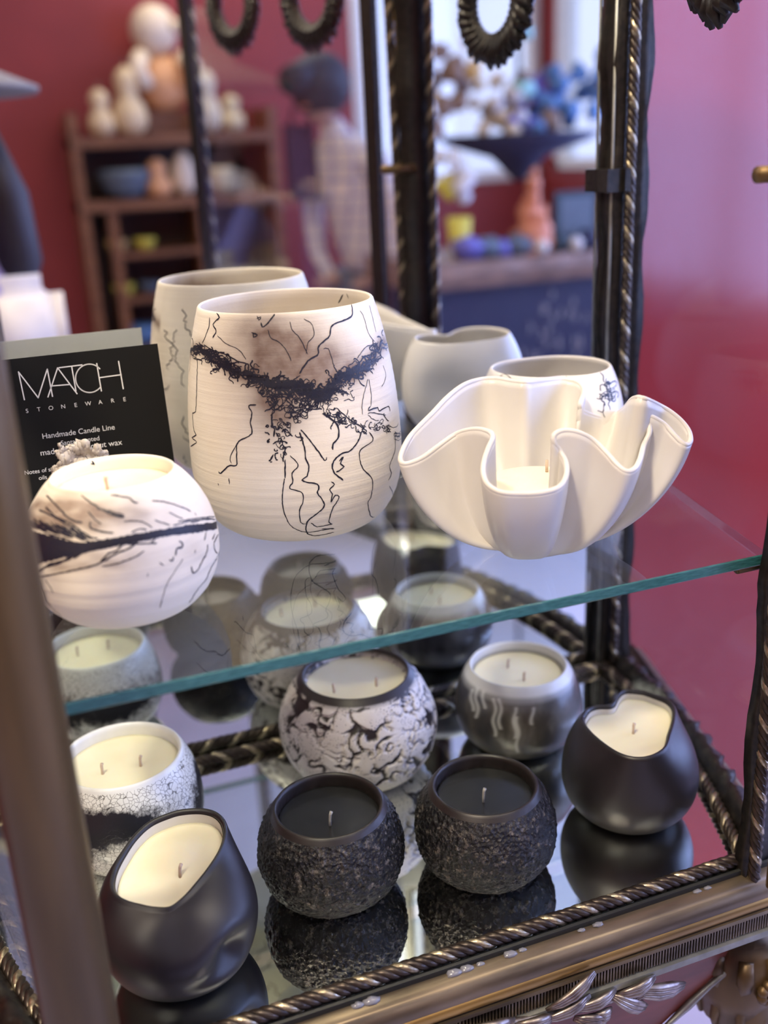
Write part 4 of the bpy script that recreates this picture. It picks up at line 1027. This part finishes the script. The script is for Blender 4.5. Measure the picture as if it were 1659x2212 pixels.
    p = atz(1181, 1020, HS+.042); rel(MB().tube([p, p+Vector((0, 0, .009))], .0011, 8).build('wick', M['wick'], None, True), t)
ruffled()

# ------------------------------------------------------------------ printed card leaning on the mirror
def card():
    BLc = Vector((-.0085, .735, HS+.0008)); wv = Vector((.1095, .0, 0)); top = Vector((-.0085, .7765, 0)); Hc = .1395
    tilt = math.atan2(.0245, Hc); up = Vector((0, math.sin(tilt), math.cos(tilt))); rt = Vector((1, 0, 0)); nr = rt.cross(up)   # faces the viewer (-y)
    # fit the width so that the top right corner shows at pixel 340, 742
    tr = O+ray(340, 742)*((BLc-O).dot(nr)/ray(340, 742).dot(nr)); wd = (tr-BLc).dot(rt); ht = (tr-BLc).dot(up)
    t = empty('printed_card', BLc, 'black printed card with thin white lettering, leaning behind the black-banded candle', 'card')
    P = lambda u, v, d=0: BLc+rt*u+up*v+nr*d
    th = .0004
    rel(MB().add([P(0, 0), P(wd, 0), P(wd, ht), P(0, ht)], [(0, 1, 2, 3)]).build('front_face', M['paper_black']), t)
    bk = rel(MB().add([P(0, 0, -th), P(wd, 0, -th), P(wd, ht, -th), P(0, ht, -th), P(0, 0, -.00005), P(wd, 0, -.00005), P(wd, ht, -.00005), P(0, ht, -.00005)],
       [(3, 2, 1, 0), (0, 1, 5, 4), (1, 2, 6, 5), (2, 3, 7, 6), (3, 0, 4, 7)]).build('white_back', M['paper_white']), t)
    def uv(x, y):
        x, y = x/3.456, 700+y/3.456; d = ray(x, y); p = O+d*((BLc-O).dot(nr)/d.dot(nr)); return (p-BLc).dot(rt), (p-BLc).dot(up)
    # logo strokes
    lg = MB()
    cx, cy = 668, 405
    strokes = [[(182, 565), (138, 357), (285, 550), (353, 336), (392, 540)], [(358, 545), (430, 327), (575, 520)], [(386, 462), (520, 451)], [(440, 326), (612, 305)], [(535, 318), (567, 500)],
               [(cx+math.cos(R(a))*104, cy+math.sin(R(a))*106) for a in range(-42, -328, -8)], [(722, 295), (757, 500)], [(885, 278), (920, 483)], [(745, 400), (905, 378)]]
    for s in strokes:
        Q = [P(*uv(*q), .0002) for q in s]
        for a, b in zip(Q, Q[1:]):
            d = (b-a).normalized(); n_ = d.cross(nr)*.00042; e = d*.0003; lg.add([a-n_-e, b-n_+e, b+n_+e, a+n_-e], [(0, 1, 2, 3)])
    o = rel(lg.build('logo_lettering', M['ink']), t); o['label'] = 'thin white logo lettering MATCH'
    def text(s, x0, y0, x1, y1, size_px, align='CENTER', name='lettering', sp=1):
        cu = bpy.data.curves.new(name, 'FONT'); cu.body = s; cu.align_x = align; cu.align_y = 'CENTER'; cu.space_character = sp
        u0, v0 = uv(x0, y0); u1, v1 = uv(x1, y1); want = math.hypot(u1-u0, v1-v0); cu.size = 1
        tmp = bpy.data.objects.new(name, cu); COL.objects.link(tmp); bpy.context.view_layer.update(); wdt = tmp.dimensions.x
        k = want/max(1e-6, wdt) if len(s) > 1 else size_px
        dg = bpy.context.evaluated_depsgraph_get(); me = bpy.data.meshes.new_from_object(tmp.evaluated_get(dg)); bpy.data.objects.remove(tmp)
        uc, vc = (u0+u1)/2, (v0+v1)/2
        me.transform(Matrix.Scale(k, 4))
        for v in me.vertices: v.co = P(uc+v.co.x, vc+v.co.y, .0002)
        for mm in list(me.materials): pass
        me.materials.clear(); o = link(name, me, M['ink']); rel(o, t); o['label'] = f'white lettering {s}' if len(s) > 1 else f'white letter {s}'; return o
    for ch, x, y in zip('STONEWARE', (202, 290, 380, 472, 565, 658, 749, 840, 929), (650, 638, 628, 617, 606, 595, 584, 573, 563)):
        text(ch, x, y, x, y, .0042, name='letter')
    text('Handmade Candle Line', 315, 835, 855, 775, 0); text('Santal scented', 455, 885, 742, 858, 0); text('made with coconut wax', 300, 958, 910, 888, 0)
    text('Notes of spices and', 182, 1108, 545, 1066, 0, name='lettering'); text('oils', 290, 1150, 350, 1143, 0)
card()

# ---- crumpled pale bark-like shard standing behind the candle
def shard():
    c = aty(175, 1005, .676); t = empty('pale_shard', (c.x, c.y, HS), 'crumpled pale papery shard sticking up behind the ivory candle', 'ornament')
    def sheet(poly, Y_, nm, sd_):
        bm = bmesh.new(); x0, x1 = min(p[0] for p in poly), max(p[0] for p in poly); y0, y1 = min(p[1] for p in poly), max(p[1] for p in poly)
        nx, ny = 60, 60; g = {}
        def inside(x, y):
            r_ = False; n = len(poly)
            for i in range(n):
                (xa, ya), (xb, yb) = poly[i], poly[i-1]
                if (ya > y) != (yb > y) and x < (xb-xa)*(y-ya)/(yb-ya)+xa: r_ = not r_
            return r_
        V = []; F_ = []; idx = {}
        for i in range(nx+1):
            for j in range(ny+1):
                x, y = x0+(x1-x0)*i/nx, y0+(y1-y0)*j/ny; p = aty(x, y, Y_); p.y += .006*noise.noise(Vector((x*.035, y*.035, sd_)))+.0012*noise.noise(Vector((x*.2, y*.2, sd_))); idx[i, j] = len(V); V.append(p)
        for i in range(nx):
            for j in range(ny):
                if inside(x0+(x1-x0)*(i+.5)/nx, y0+(y1-y0)*(j+.5)/ny): F_.append((idx[i, j], idx[i+1, j], idx[i+1, j+1], idx[i, j+1]))
        o = mesh(nm, V, F_, M['bark'], None, True); bm2 = bmesh.new(); bm2.from_mesh(o.data); bmesh.ops.delete(bm2, geom=[v for v in bm2.verts if not v.link_faces], context='VERTS'); bm2.to_mesh(o.data); bm2.free()
        rel(o, t); md = o.modifiers.new('s', 'SOLIDIFY'); md.thickness = .0022
    M['bark'] = simple('crumpled_paper_clay', (.62, .58, .52), .7, col2=(.38, .33, .28), ns=140, bmp=.6, bd=.001)
    c2 = lambda x, y: (x/3.456, 700+y/3.456)
    sheet([c2(*q) for q in ((380, 1080), (430, 1040), (445, 1000), (415, 940), (440, 930), (425, 885), (450, 895), (480, 915), (510, 895), (575, 885), (580, 862), (650, 862), (665, 900), (700, 950), (735, 1000), (720, 1500), (420, 1500))], .676, 'crumpled_sheet', 1)
    sheet([c2(*q) for q in ((720, 1000), (745, 985), (695, 940), (720, 885), (750, 900), (755, 930), (800, 940), (795, 965), (815, 995), (800, 1500), (730, 1500))], .671, 'crumpled_sheet', 5)
shard()

# ------------------------------------------------------------------ the shop behind the photographer (seen in the mirror)
def B3(mb, name, mat, t, smooth=False): return rel(mb.build(name, M[mat], None, smooth), t)
# bookcase
bx0, bx1, by0, by1 = .40, 1.33, BACKY+.02, -3.28
bt, bs2, bb = .60, .33, FLOORZ
BC = empty('bookcase', ((bx0+bx1)/2, -3.43, FLOORZ), 'brown wooden shelf unit against the dark red wall holding pale gourds', 'bookcase')
for xx in (bx0, bx1-.04): B3(MB().box(xx, xx+.04, by0, by1, FLOORZ, bt+.10), 'side_panel', 'wood', BC)
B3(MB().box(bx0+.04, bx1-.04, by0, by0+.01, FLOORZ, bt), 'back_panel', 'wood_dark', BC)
for z in (bt, bs2, -.34, -.62): B3(MB().box(bx0, bx1, by0, by1+.01, z-.045, z), 'shelf', 'wood', BC)
B3(MB().box(bx0+.12, bx0+.16, by0, by1, -.34, bs2-.045), 'divider', 'wood', BC); B3(MB().box(bx0+.52, bx0+.56, by0, by1, -.34, bs2-.045), 'divider', 'wood', BC)
for z in (.10, -.10): B3(MB().box(bx0+.16, bx0+.52, by0, by1, z-.025, z), 'shelf', 'wood', BC)
gourd = lambda h, r_: [(r_*.5, 0), (r_*.92, h*.12), (r_, h*.27), (r_*.86, h*.44), (r_*.52, h*.56), (r_*.62, h*.68), (r_*.70, h*.80), (r_*.5, h*.93), (.001, h)]
def goods(kind, px, py, zb, h, r_, mat, label, cat, group=None, Y_=-3.36):
    x = mir(px, py, Y_).x; t = empty(kind, (x, Y_, zb), label, cat, group)
    if kind == 'gourd': B3(MB().lathe(gourd(h, r_), (x, Y_, zb), 20), 'gourd_body', mat, t, True); B3(MB().tube([(x, Y_, zb+h-.005), (x+.006, Y_, zb+h+.02)], .006), 'stem', 'brownp', t)
    elif kind == 'egg': B3(MB().lathe([(r_*.4, 0), (r_*.9, h*.2), (r_, h*.42), (r_*.8, h*.72), (r_*.45, h*.92), (.001, h)], (x, Y_, zb), 20), 'egg_body', mat, t, True)
    else:
        B3(MB().lathe([(r_*.45, 0), (r_*.8, h*.3), (r_, h*.8), (r_*.98, h), (r_*.88, h*.8), (r_*.4, h*.2), (.001, h*.15)], (x, Y_, zb), 24), 'bowl_body', mat, t, True)
    return t
goods('gourd', 215, 230, bt, .20, .062, 'cream', 'smallest pale gourd, at the open end of the top board', 'gourd')
goods('gourd', 275, 200, bt, .29, .078, 'cream', 'tall pale double gourd beside the large peach figure', 'gourd')
goods('gourd', 446, 200, bt, .27, .062, 'pale', 'slender pale gourd on the top board, beside the hinge-side glass', 'gourd')
goods('gourd', 497, 215, bt, .16, .062, 'cream', 'short pale gourd farthest along the top board', 'gourd')
goods('bowl', 265, 350, bs2, .13, .115, 'slate', 'dark grey wide bowl on the middle board', 'bowl')
goods('gourd', 335, 335, bs2, .17, .066, 'peach', 'tan squat gourd on the middle board', 'gourd')
goods('egg', 390, 320, bs2, .20, .058, 'pale', 'white egg-shaped pot on the middle board', 'pot')
goods('bowl', 465, 320, bs2, .12, .08, 'cream', 'cream bowl on the middle board', 'bowl')
def fan():
    x = mir(517, 370, -3.4).x; t = empty('shell', (x, -3.4, bs2), 'pale fan-shaped shell on the middle board', 'shell'); b = MB()
    for q in range(13):
        a = math.pi*q/12; b.tube([(x, -3.4, bs2+.01), (x+.09*math.cos(a), -3.42, bs2+.01+.085*math.sin(a))], [.006, .013], 6)
    B3(b, 'ribbed_shell', 'pale', t, True)
fan()
for px, py, z, mt_ in ((310, 500, .10, 'yellow'), (262, 580, -.10, 'yellow'), (250, 505, .10, 'amber'), (320, 590, -.10, 'slate')):
    goods('bowl', px, py, z, .055, .05, mt_, {'yellow': 'small yellow-green dish in the '+('upper' if z > 0 else 'lower')+' cubby', 'amber': 'small amber dish in the upper cubby', 'slate': 'small slate dish in the lower cubby'}[mt_], 'dish', 'small dishes in the cubbies')
goods('bowl', 405, 560, -.34, .24, .075, 'cream', 'tall cream pot on the low board', 'pot')
goods('bowl', 300, 660, -.34, .10, .07, 'blue', 'round blue-grey pot on the low board', 'pot')
def figure():
    p = mir(345, 60, -3.42); x = p.x; t = empty('seated_figure', (x, -3.42, bt), 'large pale and peach seated figure towering over the shelf unit', 'sculpture')
    B3(MB().box(x-.10, x+.13, -3.55, -3.43, bt, bt+.10), 'plinth', 'wood', t)
    B3(MB().ball((x, -3.47, bt+.22), .125, 20, (1, .8, 1.0)), 'torso', 'peach', t, True)
    B3(MB().ball((x-.02, -3.47, bt+.44), .105, 18, (1, .9, 1.05)), 'head', 'pale', t, True)
    B3(MB().tube([(x+.08, -3.40, bt+.33), (x+.12, -3.36, bt+.28), (x+.10, -3.32, bt+.2)], [.04, .04, .035], 10), 'arm', 'pale', t, True)
    B3(MB().tube([(x-.10, -3.40, bt+.33), (x-.13, -3.36, bt+.28), (x-.10, -3.32, bt+.2)], [.04, .04, .035], 10), 'arm', 'pale', t, True)
    B3(MB().tube([(x+.05, -3.42, bt+.46), (x+.10, -3.38, bt+.44)], [.03, .02], 10), 'ear', 'pale', t, True)
figure()

# people: skinned bodies
def skin_body(name, joints, edges, mat, t, sub=2):
    me = bpy.data.meshes.new(name); me.from_pydata([j[0] for j in joints], edges, []); o = link(name, me, mat)
    sk = o.modifiers.new('skin', 'SKIN'); 
    for v, j in zip(me.skin_vertices[0].data, joints):
        r_ = j[1]; v.radius = (r_, r_) if not isinstance(r_, tuple) else r_
    me.skin_vertices[0].data[0].use_root = True
    ss = o.modifiers.new('sub', 'SUBSURF'); ss.levels = sub; ss.render_levels = sub; sk.use_smooth_shade = True
    return rel(o, t)
def person(px, py, hz, facing_a, label, top, legs, hairmat, hat, lean=(0, 0), arms=None):
    """hz: height of the head's centre above z = 0; built round a standing figure whose feet are on the shop floor"""
    t = empty('person', (px, py, FLOORZ), label, 'person')
    Hh = hz-FLOORZ; c, s = math.cos(facing_a), math.sin(facing_a)
    def W_(x, y, z):                 # x to the person's right, y forward, z as a share of head height
        lx, ly = lean[0]*max(0, z-.55)*1.6, lean[1]*max(0, z-.55)*1.6
        x += lx; y += ly; return (px+x*s+y*c, py-x*c+y*s, FLOORZ+z*Hh)
    J = [(W_(0, 0, .56), (.15, .11)), (W_(0, 0, .68), (.125, .095)), (W_(0, 0, .80), (.155, .105)), (W_(0, -.01, .865), (.10, .07)), (W_(0, 0, .905), .050), (W_(0, .01, .945), .055)]
    E = [(0, 1), (1, 2), (2, 3), (3, 4), (4, 5)]
    for sg in (-1, 1):
        k = len(J); J += [(W_(sg*.17, 0, .845), .055), (W_(sg*.22, .02, .72), .045), (W_(sg*.20, .14 if arms else .08, .76 if arms else .62), .036), (W_(sg*.10, .20 if arms else .14, .90 if arms else .56), .028)]
        E += [(3, k), (k, k+1), (k+1, k+2), (k+2, k+3)]
    body = skin_body('clothed_torso', J, E, M[top], t)
    J2 = [(W_(0, 0, .57), (.15, .115))]; E2 = []
    for sg in (-1, 1):
        k = len(J2); J2 += [(W_(sg*.09, 0, .53), .095), (W_(sg*.10, .02, .31), .062), (W_(sg*.10, -.01, .06), .042), (W_(sg*.11, .05, .03), .042), (W_(sg*.12, .14, .02), .034)]
        E2 += [(0, k), (k, k+1), (k+1, k+2), (k+2, k+3), (k+3, k+4)]
    skin_body('trousers', J2, E2, M[legs], t)
    hc = Vector(W_(0, .02, 1.0))
    hd = MB().ball(hc, .098, 20, (.85, .92, 1.18)); B3(hd, 'head', 'skin', t, True)
    fwd = Vector((c, s, 0)); rgt = Vector((s, -c, 0))
    B3(MB().ball(hc+fwd*.092+Vector((0, 0, -.012)), .016, 8, (.8, .8, 1.4)), 'nose', 'skin', t, True)
    for sg in (-1, 1):
        B3(MB().ball(hc+fwd*.080+rgt*.032*sg+Vector((0, 0, .012)), .011, 8), 'eye', 'hair', t, True)
        B3(MB().ball(hc+rgt*.086*sg+Vector((0, 0, 0)), .022, 8, (.5, .5, 1)), 'ear', 'skin', t, True)
        h0 = Vector(W_(sg*.10, .20 if arms else .14, .90 if arms else .56))
        hm = MB().ball(h0, .036, 10, (1, 1, .8))
        for f in range(4): 
            q = h0+fwd*.03+rgt*(f-1.5)*.017; hm.tube([q, q+fwd*.03+Vector((0, 0, .004)), q+fwd*(.045+.006*(f % 2))+Vector((0, 0, -.018))], [.009, .008, .006], 6)
        hm.tube([h0-rgt*sg*.03, h0-rgt*sg*.045+fwd*.03, h0-rgt*sg*.040+fwd*.05], [.010, .009, .007], 6)
        B3(hm, 'hand', 'skin', t, True)
    B3(MB().tube([hc+fwd*.088+rgt*-.022+Vector((0, 0, -.052)), hc+fwd*.093+Vector((0, 0, -.055)), hc+fwd*.088+rgt*.022+Vector((0, 0, -.052))], .005, 6), 'mouth', 'salt', t, True)
    return t, hc, fwd, rgt
# photographer: wide grey hat, long dark hair, lilac top
t, hc, fwd, rgt = person(-.165, -.30, .575, R(90), 'person in a wide grey hat, long dark hair and lilac top, holding up a camera', 'lilac', 'denim', 'hair', True, arms=True)
hc = hc+rgt*.065
hr = MB().ball(hc-fwd*.02+Vector((0, 0, .02)), .112, 18, (1, 1, 1.1), .1)
for q in range(22):
    a = R(200)+R(250)*q/21*1.0 if False else R(180)*q/21+R(180)
    d = rgt*math.cos(a)+(-fwd)*abs(math.sin(a))
    p0 = hc+d*.10+Vector((0, 0, .0)); hr.tube([p0, p0+d*.035+Vector((0, 0, -.12)), p0+d*.040+Vector((0, 0, -.22)), p0+d*.02+Vector((0, 0, -.34-.04*random.random()))], [.036, .042, .042, .014], 8)
B3(hr, 'long_hair', 'hair', t, True)
B3(MB().lathe([(.10, 0), (.215, -.035), (.218, -.026), (.112, .018), (.100, .07), (.085, .105), (.001, .11)], hc+Vector((0, 0, .075)), 36), 'wide_brim_hat', 'hatgrey', t, True)
BG = empty('handbag', (-.03, -.12, FLOORZ+.9), 'cream rounded handbag hanging in front of the person in the grey hat', 'bag')
bp = mir(0, 720, -.12); bq = mir(132, 612, -.12)
bm_ = bmesh.new(); bmesh.ops.create_cube(bm_, size=1)
for v in bm_.verts: v.co = Vector(((bq.x-.13)+v.co.x*.26, -.12+v.co.y*.08, bq.z-.088+v.co.z*.21))
bmesh.ops.bevel(bm_, geom=bm_.edges[:], offset=.030, segments=5, affect='EDGES')
me = bpy.data.meshes.new('bag_body'); bm_.to_mesh(me); bm_.free(); me.polygons.foreach_set('use_smooth', [True]*len(me.polygons)); rel(link('bag_body', me, M['white']), BG)
B3(MB().tube([(bq.x-.20, -.12, bq.z-.01), (bq.x-.235, -.14, .32), (bq.x-.24, -.28, .40), (bq.x-.23, -.18, .30), (bq.x-.22, -.12, bq.z-.01)], .006, 8), 'strap', 'white', BG, True)
# customer in a pale checked shirt, dark cap, dark shoulder bag
ph = mir(672, 200, -2.45)
t2, hc2, fwd2, rgt2 = person(ph.x+.22, -2.45, ph.z, R(150), 'person in a pale checked shirt and dark cap bending forward', 'shirt', 'denim', 'hair', True, lean=(0, .33))
B3(MB().ball(hc2+Vector((0, 0, .02)), .118, 18, (1, 1, 1)).tube([hc2+fwd2*.05+Vector((0, 0, .05)), hc2+fwd2*.17+Vector((0, 0, .03))], [.07, .05], 10), 'cap', 'darkgreen', t2, True)
def checks():
    mt, nt, b = new_mat('checked_cloth'); v = coords(nt, (1, 1, 1))
    br = N(nt, 'ShaderNodeTexBrick'); br.inputs['Scale'].default_value = 9; br.offset = 0; br.inputs['Color1'].default_value = (.86, .76, .62, 1); br.inputs['Color2'].default_value = (.80, .68, .58, 1)
    br.inputs['Mortar'].default_value = (.40, .36, .50, 1); br.inputs['Mortar Size'].default_value = .04; br.inputs['Brick Width'].default_value = .5; br.inputs['Row Height'].default_value = .5
    sx = N(nt, 'ShaderNodeSeparateXYZ'); L(nt, v, sx.inputs[0]); cb = N(nt, 'ShaderNodeCombineXYZ'); L(nt, sx.outputs[0], cb.inputs[0]); L(nt, sx.outputs[2], cb.inputs[1])
    L(nt, cb.outputs[0], br.inputs['Vector']); L(nt, br.outputs['Color'], b.inputs['Base Color']); b.inputs['Roughness'].default_value = .8; return mt
M['checks'] = checks()
for ch in t2.children:
    if ch.name.startswith('clothed_torso'): ch.data.materials[0] = M['checks']
SB = empty('shoulder_bag', (ph.x-.02, -2.40, .30), 'dark plum shoulder bag hanging by the checked shirt', 'bag')
q0, q1 = mir(618, 270, -2.40), mir(685, 430, -2.40)
B3(MB().box(q0.x, q1.x, -2.46, -2.38, q1.z, q0.z), 'bag_body', 'plum', SB); B3(MB().tube([(q0.x+.02, -2.42, q0.z), (q0.x+.08, -2.42, q0.z+.18), (q1.x, -2.42, q0.z)], .008, 6), 'strap', 'plum', SB, True)

# slab counter with stones, seen through the side pane's reflection
TY = -1.6
a, b_ = mir(960, 582, TY), mir(1300, 535, TY); zt = (a.z+b_.z)/2+.005; tx0, tx1 = a.x-.10, b_.x+.25
TB = empty('slab_counter', ((tx0+tx1)/2, TY-.25, FLOORZ), 'counter with a thick weathered wood slab top over a navy front', 'counter')
b = MB(); n = 40; V = []
for i in range(n+1):
    x = tx0+(tx1-tx0)*i/n; e = .010*noise.noise(Vector((x*9, 0, 0)))
    V += [(x, TY+e, zt), (x, TY+e*.5+.012, zt-.045), (x, TY-.01+e, zt-.09), (x, TY-.5, zt-.09), (x, TY-.5, zt)]
B3(b.add(V, [(i*5+k, i*5+(k+1) % 5, i*5+5+(k+1) % 5, i*5+5+k) for i in range(n) for k in range(5)]+[(0, 1, 2, 3, 4), tuple(n*5+k for k in (4, 3, 2, 1, 0))]), 'slab_top', 'slab', TB)
B3(MB().box(tx0+.03, tx1-.03, TY-.46, TY-.05, FLOORZ, zt-.09), 'front_panel', 'navy', TB)
ch_ = MB()
for k in range(26):
    x = mir(1215, 650, TY).x+random.gauss(0, .07); z = zt-.16-random.random()*.35
    ch_.tube([(x, TY-.047, z), (x+.012, TY-.047, z+.012), (x+.005, TY-.047, z+.03)], .0018, 4)
o = B3(ch_, 'chalk_scribble', 'petal', TB); o['kind'] = 'stuff'
def blob(kind, px, py, Y_, r_, sq, mat, label, cat, z=None, group=None, jit=.5):
    p = mir(px, py, Y_); p.z = zt+r_*sq[2]*.96 if z is None else z; t = empty(kind, (p.x, p.y, p.z-r_*sq[2]), label, cat, group); B3(MB().ball(p, r_, 14, sq, jit), 'stone_body', mat, t, True); return p, t
p = mir(1150, 500, TY-.1); T_ = empty('salt_tower', (p.x, p.y, zt), 'orange-pink rock salt tower tapering to a point', 'rock'); bb2 = MB()
for k, (dz, r_, dx) in enumerate(((.03, .075, 0), (.08, .062, .015), (.13, .040, -.01), (.18, .030, 0), (.23, .024, .004), (.27, .014, .006))): bb2.ball((p.x+dx, p.y, zt+dz), r_, 12, (1, 1, 1.1), .6)
B3(bb2, 'rock_body', 'salt', T_, True)
f0, f1 = mir(1200, 415, TY-.12), mir(1290, 525, TY-.12)
FRM = empty('picture_frame', ((f0.x+f1.x)/2, TY-.12, zt), 'small framed grey-green picture standing on the slab', 'picture')
B3(MB().box(f0.x, f1.x, TY-.14, TY-.12, zt, f0.z), 'frame', 'darkgreen', FRM); B3(MB().box(f0.x+.02, f1.x-.02, TY-.12, TY-.118, zt+.02, f0.z-.02), 'picture_print', 'slate', FRM)
for px, r_, mt_, lb in ((1010, .05, 'violet', 'dark violet pot beside the yellow cup'), (1050, .045, 'slate', 'squat slate pot on the slab'), (1085, .035, 'violet', 'small violet stone on the slab'), (1120, .045, 'slate', 'dark stone before the rock salt tower'), (1210, .035, 'darkgreen', 'dark green stone before the picture'), (1270, .04, 'navy', 'navy stone at the slab end')):
    blob('dark_stone', px, 530, TY-.06, r_, (1.2, 1, .8), mt_, lb, 'stone', group='stones on the slab')
blob('white_stone', 1170, 525, TY-.04, .028, (1, 1, .9), 'white', 'small white stone before the rock salt tower', 'stone'); blob('white_stone', 1245, 515, TY-.04, .026, (1, 1, .9), 'petal', 'small pale stone before the picture', 'stone')
p = mir(992, 480, TY-.1); YC = empty('flower_cup', (p.x, p.y, zt), 'yellow cup of white and yellow flowers on the slab', 'flowers')
B3(MB().lathe([(.025, 0), (.035, .05), (.042, .14), (.036, .14), (.001, .04)], (p.x, p.y, zt), 18), 'cup', 'yellow', YC, True)
bm3 = MB(); bm4 = MB()
for k in range(16):
    q = Vector((p.x+random.gauss(0, .035), p.y+random.gauss(0, .02), zt+.20+random.random()*.14)); (bm3 if k % 4 else bm4).ball(q, .026, 8, (1, .7, 1), .9)
B3(bm3, 'white_petals', 'petal', YC, True); B3(bm4, 'yellow_petals', 'yellow', YC, True)
# hanging flower mobile
p = mir(1120, 250, TY-.3); HM = empty('flower_mobile', (p.x, p.y, p.z-.2), 'hanging mobile of blurred brown, blue and yellow dried flowers', 'mobile')
B3(MB().lathe([(.02, -.22), (.10, -.14), (.26, -.09), (.30, -.06), (.10, -.06), (.001, -.05)], p, 28), 'navy_dish', 'navy', HM, True)
B3(MB().tube([p+Vector((0, 0, -.05)), Vector((p.x, p.y, CEILZ))], .008), 'hanging_rod', 'black_iron', HM)
rndm = random.Random(3)
for mt_, cx_, cz_, n_ in (('brownp', -.28, .10, 16), ('amber', -.20, .13, 7), ('mint', .02, .12, 7), ('blue', .12, .0, 22), ('violet', .05, .02, 14), ('pale', -.10, .05, 10), ('brownp', .0, .03, 14), ('blue', .28, .1, 16), ('amber', .40, .1, 12), ('petal', -.02, -.02, 8)):
    bb3 = MB()
    for k in range(n_): bb3.ball((p.x+cx_+rndm.gauss(0, .055), p.y+rndm.gauss(0, .06), p.z+cz_+rndm.gauss(0, .06)), .018+.02*rndm.random(), 8, (1, 1, 1), .8)
    B3(bb3, 'flower_cluster', mt_, HM, True)
